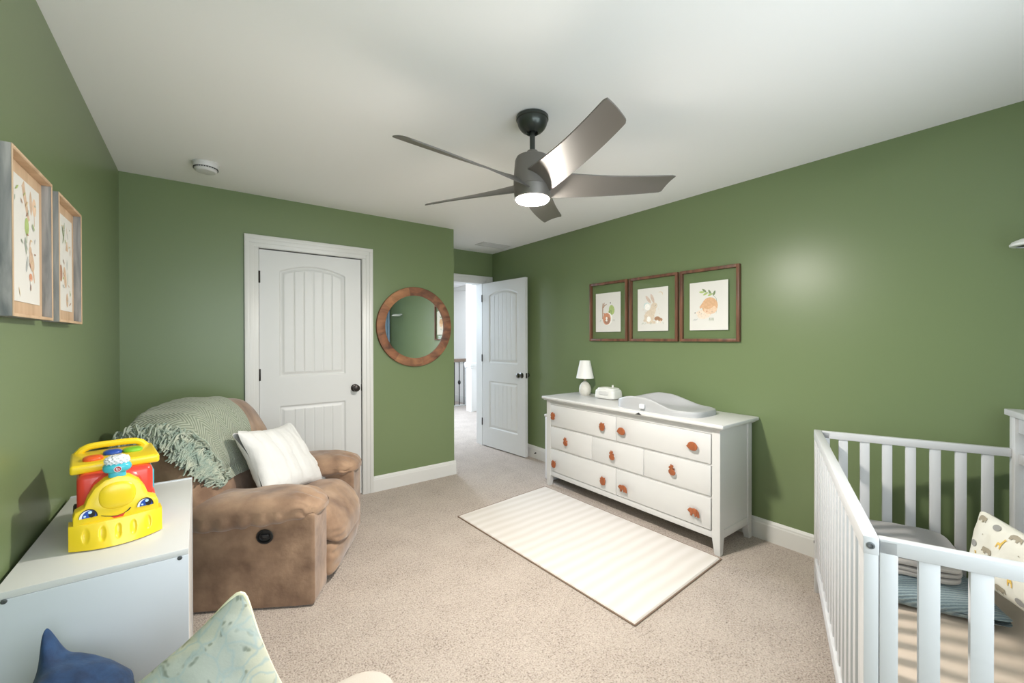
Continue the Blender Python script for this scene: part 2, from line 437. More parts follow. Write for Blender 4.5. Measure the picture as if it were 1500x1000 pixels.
# ------------------------------------------------------------------ mirror
mr = thing('round_mirror', (1.617, YB, 1.463), 0, 'round wall mirror in a rustic brown plank ring frame', 'mirror')
WD = [wood('mirror_wood_%d' % i, a, c, 'X', 14, .55, .5) for i, (a, c) in enumerate([((96, 60, 40), (158, 106, 72)), ((84, 52, 36), (146, 94, 62)), ((108, 70, 46), (172, 120, 80))])]
b = MB()
for k in range(8):
    a0, a1 = 2*pi*k/8+.2, 2*pi*(k+1)/8+.2-.004
    def ring(u, v, a0=a0, a1=a1):
        prof = [(.368, 0), (.370, -.024), (.367, -.028), (.300, -.028), (.292, -.025), (.290, -.010), (.290, 0)]
        j = min(int(v*6+1e-6), 6); r, y = prof[j]; a = a0+(a1-a0)*u
        return (r*math.cos(a), y, r*math.sin(a))
    b.grid(ring, 14, 6, mi=k % 3)
b.build('frame', WD, mr)
MIRR = mat('mirror_silver', (235, 238, 238), .02, metal=1.0)
b = MB(); b.lathe([(0, 0), (.293, 0), (.293, .006), (0, .006)], 64, cap=False, M=T(0, -.012, 0) @ RM(pi/2, 'X')); b.build('mirror_glass', MIRR, mr, rot=R(.7))

# ------------------------------------------------------------------ wall pictures
PAPER = mat('art_paper', (226, 223, 216), .7)
def ell(cx, cy, rx, ry, rot=0, n=20):
    c, s = math.cos(R(rot)), math.sin(R(rot))
    return [(cx+rx*math.cos(2*pi*k/n)*c-ry*math.sin(2*pi*k/n)*s, cy+rx*math.cos(2*pi*k/n)*s+ry*math.sin(2*pi*k/n)*c) for k in range(n)]
def leaf(cx, cy, l, w, rot):
    c, s = math.cos(R(rot)), math.sin(R(rot)); P = []
    for k in range(12):
        t = k/12*2*pi; x = l*math.cos(t)*.5; y = w*.5*math.sin(t)*(abs(math.sin(t))**.4); P.append((cx+x*c-y*s, cy+x*s+y*c))
    return P
def arc(cx, cy, r, a0, a1, w0):
    n = 10; P = []
    for k in range(n+1): a = R(a0+(a1-a0)*k/n); P.append((cx+r*math.cos(a), cy+r*math.sin(a)))
    for k in range(n, -1, -1):
        a = R(a0+(a1-a0)*k/n); ww = w0*math.sin(pi*k/n); P.append((cx+(r-ww)*math.cos(a), cy+(r-ww)*math.sin(a)))
    return P
ACOL = {'fox': (196, 118, 78), 'foxd': (150, 98, 70), 'green': (150, 172, 84), 'dgreen': (92, 112, 62), 'bunny': (206, 186, 160), 'ear': (196, 170, 150), 'brown': (150, 100, 62),
        'hog': (206, 152, 104), 'hogl': (222, 184, 146), 'face': (228, 206, 182), 'ink': (110, 104, 96), 'blue': (186, 206, 204), 'moon': (206, 180, 130), 'white': (240, 236, 228), 'tan': (196, 160, 126), 'sage': (140, 152, 128), 'grey': (160, 164, 160)}
AKEYS = list(ACOL)
ACOL = {k: tuple(int(c*.80+232*.20) for c in v) for k, v in ACOL.items()}
AM = [mat('paint_'+k, ACOL[k], .8, vary=(60, tuple(min(255, c+14) for c in ACOL[k]))) for k in AKEYS]
def art_mesh(b, shapes, off=0.0006):
    """shapes in local XY, paper facing +Z; layers rise a hair above the paper"""
    for i, (k, P) in enumerate(shapes):
        z = off+i*.00004
        b.raw([(x, y, z) for x, y in P], [tuple(range(len(P)))], mi=1+AKEYS.index(k))
def fox():
    S = [('ink', ell(.03, .085, .006, .008))]
    S += [('brown', [(-.066, -.06), (-.058, -.06), (-.054, .06), (-.052, .085), (-.062, .085), (-.066, .05)]), ('brown', [(-.06, .05), (-.035, .07), (-.01, .078), (-.012, .072), (-.036, .06), (-.058, .035)]), ('brown', [(-.05, .065), (-.044, .09), (-.038, .09), (-.044, .06)])]
    S += [('green', ell(.045, .02, .032, .045, 10)), ('green', ell(.03, -.005, .025, .03)), ('dgreen', leaf(.02, .0, .05, .012, 60)), ('dgreen', [(.03, -.06), (.036, -.06), (.046, .02), (.042, .02)])]
    S += [('white', ell(.0, -.06, .052, .058)), ('fox', ell(-.012, -.06, .046, .055)), ('foxd', ell(-.008, -.072, .034, .036)), ('fox', ell(-.024, -.045, .03, .034)), ('white', ell(-.014, -.055, .01, .014)), ('white', [(-.03, -.075), (-.012, -.066), (.0, -.08), (-.016, -.084)]), ('fox', [(-.045, -.03), (-.052, .0), (-.026, -.012)]), ('fox', [(-.012, -.02), (.004, .0), (.006, -.03)]), ('ink', ell(-.022, -.066, .003, .003))]
    for x in (-.09, -.084, .06, .07, .075): S.append(('sage', leaf(x, -.075, .022, .003, 80+x*300)))
    return S
def bunny():
    S = [('moon', arc(.075, .12, .022, -30, 150, .006)), ('blue', ell(-.055, .03, .03, .03)), ('white', ell(-.05, .024, .027, .028))]
    S += [('ear', leaf(-.04, .085, .085, .026, 128)), ('ear', leaf(.0, .09, .085, .028, 112)), ('bunny', ell(.016, .028, .03, .027, 20)), ('bunny', ell(-.0, -.015, .03, .055, -20)), ('bunny', ell(-.03, -.06, .048, .055, -10)), ('bunny', ell(-.075, -.09, .014, .012)), ('bunny', [(-.06, -.115), (.03, -.118), (.03, -.1), (-.02, -.09)]), ('ink', ell(.03, .032, .0028, .004)), ('white', ell(-.035, -.08, .02, .024))]
    S += [('brown', ell(.046, -.078, .028, .018)), ('white', [(.04, -.09), (.052, -.09), (.05, -.115), (.042, -.115)]), ('brown', ell(.075, -.088, .02, .014)), ('face', [(.07, -.095), (.08, -.095), (.078, -.115), (.072, -.115)])]
    for x in (-.1, -.09, -.07, -.02, -.01, .1): S.append(('sage', leaf(x, -.115, .024, .003, 75+x*300)))
    for x, y in ((-.09, .0), (-.08, -.05), (.06, .0), (-.07, -.02), (.065, -.04)): S.append(('tan', ell(x, y, .003, .003, n=8)))
    return S
def hog():
    S = []
    for k, (x, y, a) in enumerate(((-.05, .105, 175), (-.03, .115, 140), (-.02, .09, 205), (.012, .10, 120), (.016, .082, 200), (.045, .09, 70))): S.append(('dgreen' if k % 2 else 'green', leaf(x, y, .042, .016, a)))
    S.append(('sage', [(-.04, .102), (.03, .088), (.062, .05), (.07, .0), (.06, -.06), (.058, -.06), (.067, .0), (.058, .05), (.028, .085)]))
    S += [('face', ell(-.03, -.06, .055, .035, 10)), ('face', [(-.10, -.05), (-.06, -.075), (-.04, -.03), (-.07, -.03)]), ('hog', ell(.012, -.0, .06, .062)), ('hogl', ell(.016, -.03, .05, .032)), ('hog', ell(-.0, .012, .044, .036)), ('hog', [(-.062, -.02), (-.066, -.005), (-.04, .03), (-.03, -.0)]), ('ink', ell(-.102, -.048, .005, .004)), ('ink', ell(-.068, -.044, .003, .003)), ('ink', ell(-.05, -.058, .0025, .0025)), ('fox', ell(-.01, -.04, .006, .004)), ('tan', ell(.03, -.045, .01, .006))]
    for x in (-.11, -.1, -.09, .01, .02, .03, .04): S.append(('dgreen' if x > 0 else 'grey', leaf(x, -.1, .026, .0035, 85+(x-.02)*400)))
    return S
FRW = wood('walnut_frame', (84, 54, 40), (132, 88, 64), 'Z', 20, .45)
def glass_mat():
    m = bpy.data.materials.new('picture_glass'); m.use_nodes = True; nt = m.node_tree
    for n in list(nt.nodes): nt.nodes.remove(n)
    o = nt.nodes.new('ShaderNodeOutputMaterial'); t = nt.nodes.new('ShaderNodeBsdfTransparent'); g = nt.nodes.new('ShaderNodeBsdfGlossy'); mx = nt.nodes.new('ShaderNodeMixShader'); f = nt.nodes.new('ShaderNodeMath'); lw = nt.nodes.new('ShaderNodeLayerWeight'); pw_ = nt.nodes.new('ShaderNodeMath')
    g.inputs['Roughness'].default_value = .02; pw_.operation = 'POWER'; pw_.inputs[1].default_value = 4.5; lw.inputs['Blend'].default_value = .5; nt.links.new(lw.outputs['Facing'], pw_.inputs[0]); f.operation = 'MULTIPLY_ADD'; f.inputs[1].default_value = .9; f.inputs[2].default_value = .05; nt.links.new(pw_.outputs[0], f.inputs[0]); t.inputs['Color'].default_value = (.96, .98, .96, 1)
    nt.links.new(f.outputs[0], mx.inputs[0]); nt.links.new(t.outputs[0], mx.inputs[1]); nt.links.new(g.outputs[0], mx.inputs[2]); nt.links.new(mx.outputs[0], o.inputs[0]); return m
GLASS = glass_mat()
MW = Matrix(((0, 0, -1, 0), (-1, 0, 0, 0), (0, 1, 0, 0), (0, 0, 0, 1)))   # local XY picture -> right wall, facing -x
for (y0, y1, shapes, lab, nm) in ((2.331, 2.772, fox, 'framed fox print, leftmost of three over the dresser', 1), (1.847, 2.309, bunny, 'framed rabbit and moon print, middle of three over the dresser', 2), (1.377, 1.829, hog, 'framed hedgehog print under a leafy sprig, rightmost over the dresser', 3)):
    yc = (y0+y1)/2; hw = (y1-y0)/2; zc, hh = 1.600, .273
    t = thing('framed_print', (XR, yc, zc), 0, lab, 'picture', 'floating-glass animal prints above the dresser')
    b = MB(); fw = .022
    for (ax, bx, az, bz) in ((-hw, -hw+fw, -hh, hh), (hw-fw, hw, -hh, hh), (-hw+fw, hw-fw, -hh, -hh+fw), (-hw+fw, hw-fw, hh-fw, hh)): b.box(-.028, -.001, ax, bx, az, bz, .0015)
    b.build('frame', FRW, t)
    b = MB(); b.raw([(-.015, -hw+fw, -hh+fw), (-.015, -hw+fw, hh-fw), (-.015, hw-fw, hh-fw), (-.015, hw-fw, -hh+fw)], [(0, 1, 2, 3)]); b.build('glass_pane', GLASS, t, smooth=False, fixn=False)
    b = MB(); b.box(-.1455, .1455, -.1795, .1795, -.0006, .0006); art_mesh(b, shapes(), .0008)
    o = b.build('art_print', [PAPER]+AM, t, smooth=False, fixn=False)
    o.matrix_local = Matrix.Translation((-.0185, 0, -.008)) @ MW
for k_ in range(3):
    xa, xb = wx0+(wx1-wx0)*k_/3+.01, wx0+(wx1-wx0)*(k_+1)/3-.01
    b = MB(); b.raw([(xa, YR-.05, wz0+.01), (xb, YR-.05, wz0+.01), (xb, YR-.05, wz1-.01), (xa, YR-.05, wz1-.01)], [(0, 1, 2, 3)]); b.build('window_pane', GLASS, bpy.data.objects['window_1'], smooth=False, fixn=False)
# left wall shadow-box frames
GREYW = wood('weathered_grey_wood', (92, 96, 96), (166, 162, 156), 'Z', 30, .7)
PALEW = wood('pale_pine', (192, 160, 128), (216, 186, 154), 'Z', 16, .6)
ML = Matrix(((0, 0, 1, 0), (1, 0, 0, 0), (0, 1, 0, 0), (0, 0, 0, 1)))
def woodland(sd):
    r = random.Random(sd); S = []
    if sd == 1:
        S = [('tan', [(.0, .17), (.02, .12), (.045, .07), (.03, .06), (.0, .11), (-.02, .15)]), ('tan', leaf(.055, .12, .07, .022, 95)), ('hogl', ell(.085, .115, .018, .026)), ('tan', [(.083, .06), (.087, .06), (.087, .1), (.083, .1)]), ('green', ell(.02, .045, .017, .026)), ('dgreen', [(.018, .0), (.021, .0), (.023, .04), (.019, .04)]),
             ('tan', ell(.06, -.05, .02, .028, 30)), ('tan', ell(.048, -.018, .011, .013)), ('tan', leaf(.075, -.085, .05, .012, 110)), ('tan', leaf(.046, .004, .02, .008, 80)), ('fox', ell(.05, -.095, .014, .012)), ('white', [(.047, -.13), (.054, -.13), (.053, -.1), (.048, -.1)]), ('grey', leaf(.02, -.06, .05, .015, 70)), ('sage', leaf(.01, -.01, .05, .012, 100))]
    else:
        S = [('dgreen', leaf(-.01, .11, .05, .012, 120)), ('dgreen', leaf(.01, .12, .06, .012, 80)), ('dgreen', leaf(0, .09, .05, .012, 60)), ('tan', [(.03, .05), (.07, .05), (.055, .085), (.045, .085)]), ('tan', ell(.02, -.05, .02, .04, 20)), ('tan', ell(.05, -.13, .016, .026)), ('grey', leaf(.05, 0, .04, .012, 90)), ('foxd', ell(-.04, -.04, .02, .03)), ('sage', leaf(.06, -.05, .05, .006, 85))]
    for i in range(22):
        x, y = r.uniform(-.1, .1), r.uniform(-.15, .15); S.append((r.choice(['sage', 'tan', 'grey', 'green', 'moon', 'foxd']), leaf(x, y, r.uniform(.012, .03), r.uniform(.004, .008), r.uniform(0, 180))))
    return S
for (y0, y1, sd, lab) in ((1.585, 1.942, 1, 'weathered wood shadow-box woodland print, nearer the viewer on the left wall'), (2.020, 2.352, 2, 'weathered wood shadow-box print, nearer the room corner on the left wall')):
    yc = (y0+y1)/2; hw = (y1-y0)/2; zc, hh = 1.630, .2165
    t = thing('shadow_box_frame', (XL, yc, zc), 0, lab, 'picture', 'shadow-box prints on the left wall')
    b = MB(); fw = .007; D = .042
    for (ax, bx, az, bz) in ((-hw, -hw+fw, -hh, hh), (hw-fw, hw, -hh, hh), (-hw+fw, hw-fw, -hh, -hh+fw), (-hw+fw, hw-fw, hh-fw, hh)): b.box(.001, D-.002, ax, bx, az, bz, .0008)
    b.build('frame', GREYW, t)
    b = MB()
    for (ax, bx, az, bz) in ((-hw, -hw+fw, -hh, hh), (hw-fw, hw, -hh, hh), (-hw+fw, hw-fw, -hh, -hh+fw), (-hw+fw, hw-fw, hh-fw, hh)): b.box(D-.002, D, ax, bx, az, bz, .0005)
    for (az, bz) in ((-hh+fw, -hh+fw+.002), (hh-fw-.002, hh-fw)): b.box(.008, D-.001, -hw+fw, hw-fw, az, bz)
    b.build('front_edge', PALEW, t)
    b = MB(); b.box(.006, .019, -hw+fw, hw-fw, -hh+fw, hh-fw); b.build('backing_board', PALEW, t, smooth=False)
    pw, ph = hw-.042, hh-.045
    b = MB(); b.box(-pw, pw, -ph, ph, -.0006, .0006); art_mesh(b, [(k, [(x*pw/.13, y*ph/.17) for x, y in P]) for k, P in woodland(sd)], .0008)
    o = b.build('art_print', [PAPER]+AM, t, smooth=False, fixn=False); o.matrix_local = Matrix.Translation((.0205, 0, 0)) @ ML

# ------------------------------------------------------------------ dresser
DX0, DX1 = 2.568, 3.000
dy0, dy1 = 1.290, 2.897
dr_ = thing('dresser', (DX0, (dy0+dy1)/2, 0), 0, 'long white seven-drawer dresser with animal-shaped knobs', 'dresser')
OY = -(dy0+dy1)/2
def DY(y): return y+OY
b = MB(); b.box(-.040, .452, DY(1.252), DY(2.925), .797, .822, .007, seg=3); b.box(-.022, .445, DY(1.272), DY(2.915), .785, .797, .003); b.build('top', WHITE, dr_)
b = MB(); pw = .052
b.box(.012, .43, DY(dy0+.008), DY(dy0+.022), .11, .79); b.box(.012, .43, DY(dy1-.022), DY(dy1-.008), .11, .79)
b.box(.42, .43, DY(dy0+.02), DY(dy1-.02), .11, .79)
b.box(.003, .43, DY(dy0+.02), DY(dy1-.02), .750, .785, .001); b.box(.004, .43, DY(dy0+.02), DY(dy1-.02), .098, .142, .002)
for z in (.352, .555): b.box(.006, .42, DY(dy0+.02), DY(dy1-.02), z-.006, z+.006)
b.box(.006, .42, DY(2.092)-.004, DY(2.092)+.004, .14, .35); b.box(.006, .42, DY(2.092)-.004, DY(2.092)+.004, .56, .75)
for y in (2.336, 1.839): b.box(.006, .42, DY(y)-.006, DY(y)+.006, .355, .552)
b.box(.03, .40, DY(dy0+.004), DY(dy0+.016), .098, .150, .002); b.box(.03, .40, DY(dy1-.016), DY(dy1-.004), .098, .150, .002)
b.build('carcass', WHITE, dr_)
for (x0, yy0, sx, sy) in ((0, dy0, 1, 1), (0, dy1-pw, 1, -1), (.378, dy0, -1, 1), (.378, dy1-pw, -1, -1)):
    b = MB(); y0 = DY(yy0); V = []
    for (z, tp) in ((0, .016), (.10, .0), (.785, .0)):
        ax, bx = x0, x0+.052; ay, by = y0, y0+pw
        if sx > 0: bx -= tp
        else: ax += tp
        if sy > 0: by -= tp
        else: ay += tp
        V += [(ax, ay, z), (bx, ay, z), (bx, by, z), (ax, by, z)]
    F = [(0, 3, 2, 1), (8, 9, 10, 11)]
    for k in (0, 4):
        for i in range(4): F.append((k+i, k+(i+1) % 4, k+4+(i+1) % 4, k+4+i))
    b.raw(V, F); bmesh.ops.bevel(b.bm, geom=b.bm.edges[:], offset=.002, segments=1, affect='EDGES')
    b.build('leg', WHITE, dr_, smooth=False)
KN = wood('knob_wood', (142, 78, 44), (166, 94, 56), 'Z', 60, .5)
def P_(s): return [(x/100.0, y/100.0) for x, y in s]
SH = {  # silhouettes about 5 cm across, x to the viewer's right
 'owl': P_([(-1.3, -2.1), (-.4, -2.4), (.5, -2.4), (1.4, -2.0), (1.8, -.6), (1.9, .4), (1.5, 1.2), (1.7, 2.2), (.8, 1.8), (0, 2.0), (-.7, 2.4), (-1.0, 1.7), (-1.8, 1.3), (-1.6, .5), (-2.0, -.4)]),
 'fox': P_([(-1.6, -2.1), (-.2, -2.5), (1.2, -2.2), (1.7, -1.3), (1.3, -.6), (1.8, .2), (1.6, 1.0), (1.7, 1.9), (.8, 1.5), (0, 2.6), (-.5, 1.7), (-1.6, 2.0), (-1.5, .9), (-2.3, .4), (-1.4, -.2), (-1.8, -1.2)]),
 'hedgehog': P_([(-2.8, -.3), (-2.2, .4), (-1.8, 1.3), (-1.0, 1.9), (.2, 2.1), (1.3, 1.8), (2.2, 1.0), (2.6, 0), (2.4, -1.0), (1.7, -1.7), (.6, -1.9), (-.6, -1.8), (-1.2, -1.4), (-2.0, -1.0)]),
 'squirrel': P_([(-.4, -2.5), (1.0, -2.5), (1.8, -1.9), (2.0, -.9), (1.4, -.2), (.6, .2), (.5, .9), (1.0, 1.6), (.7, 2.6), (.2, 2.0), (-.4, 2.8), (-.6, 2.0), (-1.3, 1.6), (-1.5, .9), (-.9, .4), (-1.6, -.4), (-1.5, -1.5), (-1.0, -2.0)]),
 'bear': P_([(-2.9, .3), (-2.4, 1.0), (-1.8, 1.6), (-.8, 1.5), (.4, 1.9), (1.6, 1.6), (2.5, .8), (2.8, -.4), (2.9, -1.8), (2.0, -1.8), (1.8, -.9), (1.4, -1.7), (.7, -1.8), (.6, -.8), (-.4, -.7), (-.6, -1.8), (-1.4, -1.8), (-1.4, -.7), (-2.0, -.3)])}
MK = Matrix(((0, 0, -1, 0), (-1, 0, 0, 0), (0, 1, 0, 0), (0, 0, 0, 1)))
def drawer(y0, y1, z0, z1, knobs):
    b = MB(); g = .0025; b.box(-.004, .38, DY(y0+g), DY(y1-g), z0+g, z1-g, .0025); d = b.build('drawer', WHITE, dr_)
    for (ky, kz, kind) in knobs:
        k = MB(); M = T(-.004, DY(ky), kz) @ MK
        k.prism(SH[kind], .018, .026, M=M @ Matrix.Diagonal((1.4, 1.4, 1, 1)), bev=.002); k.lathe([(.008, 0), (.007, .019)], 12, M=M)
        k.build('knob', KN, d)
Y0, Y1 = dy0+pw+.003, dy1-pw-.003
drawer(2.092, Y1, .560, .750, [(2.787, .654, 'fox'), (2.214, .655, 'owl')])
drawer(Y0, 2.092, .560, .750, [(2.027, .650, 'hedgehog'), (1.459, .655, 'hedgehog')])
drawer(2.340, Y1, .358, .550, [(2.629, .453, 'squirrel')])
drawer(1.843, 2.332, .358, .550, [(2.118, .448, 'squirrel')])
drawer(Y0, 1.835, .358, .550, [(1.605, .465, 'squirrel')])
drawer(2.092, Y1, .144, .347, [(2.779, .223, 'owl'), (2.207, .227, 'owl')])
drawer(Y0, 2.092, .144, .347, [(2.014, .222, 'bear'), (1.45, .231, 'bear')])
# small hamper between dresser and open door
bn = thing('laundry_bin', (2.80, 2.985, 0), 0, 'narrow white plastic bin between the dresser and the open door', 'bin')
b = MB(); b.box(-.14, .14, -.05, .048, .0, .60, .015, seg=3); b.build('body', mat('white_bin_plastic', (232, 234, 240), .35), bn)
b = MB(); b.box(-.145, .145, -.053, .051, .60, .625, .008, seg=3); b.build('lid', WHITE, bn)

# lamp, wipe warmer, changing tray
DT = .822
lp = thing('table_lamp', (2.893, 2.722, DT), 0, 'small table lamp with egg-shaped cream base and white tapered shade', 'lamp')
b = MB(); b.lathe([(0, 0), (.040, 0), (.050, .012), (.056, .035), (.056, .06), (.050, .085), (.037, .108), (.022, .122), (.013, .128), (.010, .132), (0, .132)], 36, cap=False)
b.build('base', mat('speckled_stoneware', (206, 202, 190), .55, vary=(40, (218, 215, 206)), bump=(90, .3, .002)), lp)
b = MB(); b.lathe([(.006, .13), (.006, .20)], 12); b.lathe([(.012, .135), (.013, .15), (.010, .152)], 12); b.build('stem', mat('lamp_brass', (180, 165, 140), .3, metal=.6), lp)
b = MB()
for rr in (0, .002): b.lathe([(.083-rr, .158), (.048-rr, .322)], 40, cap=False)
b.lathe([(.083, .158), (.081, .158)], 40, cap=False); b.lathe([(.048, .322), (.046, .322)], 40, cap=False)
for a in range(3): b.tube([(0, 0, .20), (.075*math.cos(a*2.09), .075*math.sin(a*2.09), .17)], .0012, 6)
sh = b.build('lamp_shade', mat('linen_shade', (236, 235, 232), .8, sss=.1), lp)
ww = thing('wipe_warmer', (2.885, 2.435, DT), R(4), 'white wipe warmer box with a lidded top beside the small lamp', 'wipe warmer')
WP = mat('white_glossy_plastic', (228, 228, 224), .3)
def wf(v, q):
    v = Vector(v)
    t = v.z/.1; v.x *= 1-.10*t; v.y *= 1-.10*t; return v
b = MB(); b.soft((0, 0, .043), (.078, .108, .043), 14, 6, wf); b.build('body', WP, ww)
b = MB(); b.soft((0, 0, .083), (.066, .092, .016), 12, 3.5); b.soft((-.03, 0, .09), (.026, .05, .013), 10, 3); b.build('lid', WP, ww)
b = MB(); b.soft((-.069, 0, .052), (.012, .052, .017), 10, 4); b.build('front_latch', mat('pale_grey_plastic', (206, 206, 204), .35), ww)
b = MB(); b.lathe([(.008, 0), (.009, .018), (.005, .022), (0, .022)], 12, M=T(.035, -.02, .095)); b.build('button', WP, ww)
# changing tray : peanut tray of soft grey foam
ct = thing('changing_pad', (2.765, 1.805, DT), 0, 'grey contoured foam changing pad lying on the dresser top', 'changing pad')
GF = mat('grey_foam', (174, 175, 176), .4)
def pad(u, v):
    a = 2*pi*u
    Lh, Wh = .345, .190
    n = 4.2
    ca, sa = math.cos(a), math.sin(a)
    r = (abs(ca)**n+abs(sa)**n)**(-1/n)
    ex, ey = r*sa*Wh, r*ca*Lh
    ex *= 1-.05*math.cos(pi*ey/Lh)**2
    # rim height: high on the long sides toward the head (+y), low at the foot (-y)
    side = min(1, abs(ex)/Wh)**2
    t = (ey/Lh+1)/2
    sst = lambda a_, b_, x_: (lambda q: q*q*(3-2*q))(max(0, min(1, (x_-a_)/(b_-a_))))
    rim = .040+.060*sst(.18, .60, t)*(.55+.45*side)-.022*sst(.72, 1, t)
    prof = [(1.0, 0, 0), (1.0, .55, 0), (.985, .9, 0), (.95, 1.0, 0), (.90, .97, 0), (.80, .62, 1), (.68, .40, 1), (.5, .32, 1), (.25, .30, 1), (0.0, .30, 1)]
    j = v*(len(prof)-1); i = min(int(j), len(prof)-2); f = j-i
    s = prof[i][0]*(1-f)+prof[i+1][0]*f; h0 = prof[i][1]*(1-f)+prof[i+1][1]*f
    inner = .022
    z = rim*h0 if s > .9 else inner+(rim*h0-rim*.30)*max(0, (s-.5)/.4)**1.0
    if s > .9: z = rim*h0
    else:
        k = max(0, (s-.55)/.35); z = inner+(rim*.97-inner)*k**2.0
    return (ex*s, ey*s, z)
b = MB(); b.grid(pad, 96, 45, closeu=True); b.grid(lambda u, v: (pad(u, 0)[0]*(1-v), pad(u, 0)[1]*(1-v), .0005), 96, 3, closeu=True)
bmesh.ops.remove_doubles(b.bm, verts=b.bm.verts, dist=.0003)
b.build('tray', GF, ct, ang=70)
b = MB(); b.soft((-.196, .055, .036), (.008, .022, .018), 8, 4); b.build('strap_buckle', mat('clear_white_plastic', (222, 224, 226), .15, coat=.5), ct)
b = MB(); b.prism([(-.028, -.006), (.030, -.006), (.004, .010)], 0, .0015, M=T(-.2375, .055, -.014) @ MK); b.build('buckle_shadow', mat('buckle_shadow_dark', (40, 38, 38), .7), ct)  # dark triangle painted as the buckle's shadow on the dresser edge

# ------------------------------------------------------------------ baby monitor on the right wall
bmn = thing('wall_fitting', (2.925, .085, 1.760), 0, 'small white disc-shaped fitting with dark underside, high on the right wall above the crib', 'wall fitting')
b = MB(); b.lathe([(.062, -.004), (.078, -.002), (.080, .006), (.072, .018), (.05, .028), (.02, .033), (0, .034)], 40, cap=False); b.lathe([(.062, -.004), (.060, .002)], 40, cap=False); b.build('shell', WP, bmn)
b = MB(); b.lathe([(.061, 0), (0, .0)], 36, cap=False); b.build('underside', BLACK, bmn)
b = MB(); b.tube([(.03, 0, .02), (.08, 0, .03), (.108, 0, .03)], .012, 12); b.build('wall_bracket', WP, bmn)

# ------------------------------------------------------------------ rug
def rug_mat():
    m = mat('cream_ribbed_rug', (222, 214, 206), .9, bump=(300, .3, .002))
    nt = m.node_tree; bs = nt.nodes['Principled BSDF']; L = nt.links.new
    tc = nt.nodes.new('ShaderNodeTexCoord'); sp = nt.nodes.new('ShaderNodeSeparateXYZ'); L(tc.outputs['Object'], sp.inputs[0])
    m1 = nt.nodes.new('ShaderNodeMath'); m1.operation = 'MULTIPLY'; m1.inputs[1].default_value = 2*pi/.085; L(sp.outputs['Y'], m1.inputs[0])
    nz = nt.nodes.new('ShaderNodeTexNoise'); nz.inputs['Scale'].default_value = 3; L(tc.outputs['Object'], nz.inputs['Vector'])
    m0 = nt.nodes.new('ShaderNodeMath'); m0.operation = 'MULTIPLY_ADD'; m0.inputs[1].default_value = 3; L(nz.outputs['Fac'], m0.inputs[0]); L(m1.outputs[0], m0.inputs[2])
    m2 = nt.nodes.new('ShaderNodeMath'); m2.operation = 'SINE'; L(m0.outputs[0], m2.inputs[0])
    r = nt.nodes.new('ShaderNodeValToRGB'); r.color_ramp.elements[0].position = 0; r.color_ramp.elements[1].position = 1
    r.color_ramp.elements[0].color = lin((204, 197, 189)); r.color_ramp.elements[1].color = lin((213, 207, 201))
    m3 = nt.nodes.new('ShaderNodeMath'); m3.operation = 'MULTIPLY_ADD'; m3.inputs[1].default_value = .5; m3.inputs[2].default_value = .5; L(m2.outputs[0], m3.inputs[0]); L(m3.outputs[0], r.inputs['Fac'])
    L(r.outputs['Color'], bs.inputs['Base Color'])
    return m
rc = [Vector((1.563, 2.776)), Vector((1.631, 1.220)), Vector((2.542, 1.270)), Vector((2.512, 2.86))]
rg = thing('area_rug', (2.06, 2.03, 0), R(2.2), 'cream rug with faint cross stripes lying in front of the dresser', 'rug')
Mi = Matrix.Rotation(-R(2.2), 2)
rl_ = [Mi @ (c-Vector((2.06, 2.03))) for c in rc]
def rugf(zt):
    def fn(u, v):
        a = rl_[0].lerp(rl_[3], u); c = rl_[1].lerp(rl_[2], u); q = a.lerp(c, v)
        e = min(u, 1-u, (v)*1.6, (1-v)*1.6)
        return (q.x, q.y, zt*min(1, e/.006) + (.0012*noise.noise(Vector((q.x*6, q.y*6, 0))) if zt > 0.005 else 0)+.001)
    return fn
b = MB(); b.grid(rugf(.010), 90, 140); b.build('rug_top', rug_mat(), rg)
b = MB()
pp = [Vector((c.x, c.y, .004)) for c in rl_]; 
for i in range(4): b.tube([pp[i], pp[(i+1) % 4]], .0045, 8)
b.build('edge_shadow', mat('rug_edge_shadow_tan', (128, 108, 92), .9), rg)  # darker rim colour stands in for the shadow of the rug's thickness

# ------------------------------------------------------------------ toy cabinet
CZ = .745
cb = thing('storage_cabinet', (-.215, 1.925, 0), 0, 'low white storage cabinet against the left wall beside the recliner', 'cabinet')
hx, y0, y1 = .186, -.386, .386
b = MB(); b.box(-hx, hx, y0, y1, CZ-.018, CZ, .0015); b.build('top_panel', WHITE, cb)
WG = mat('white_laminate', (204, 208, 214), .4)
for y in (y0, y1-.018):
    b = MB(); b.box(-hx, hx, y-(.002 if y < 0 else -.002), y+.018, 0, CZ+(.003 if y > 0 else -.0185), .0012); b.build('side_panel', WG, cb)
b = MB(); b.box(-hx, -hx+.006, y0+.02, y1-.02, .02, CZ-.019); b.build('back_panel', WG, cb, smooth=False)
for z in (.05, .36):
    b = MB(); b.box(-hx+.008, hx-.018, y0+.019, y1-.019, z, z+.018, .001); b.build('shelf', WHITE, cb)
b = MB(); b.box(hx-.014, hx-.001, y0+.02, -.002, .06, CZ-.02, .002); b.build('cabinet_door', WHITE, cb)
b = MB(); b.box(hx-.014, hx-.001, .002, y1-.02, .06, CZ-.02, .002); b.build('cabinet_door', WHITE, cb)
for (x,) in ((-.166,), (.166,)):
    b = MB(); b.lathe([(0, 0), (.006, 0), (.006, .0015), (.0033, .002), (.003, .0005), (0, .0005)], 16, cap=False, M=T(x, y0-.002, CZ-.022) @ RM(pi/2, 'X')); b.build('screw_cover', mat('screw_steel', (105, 108, 110), .35, metal=.7), cb)

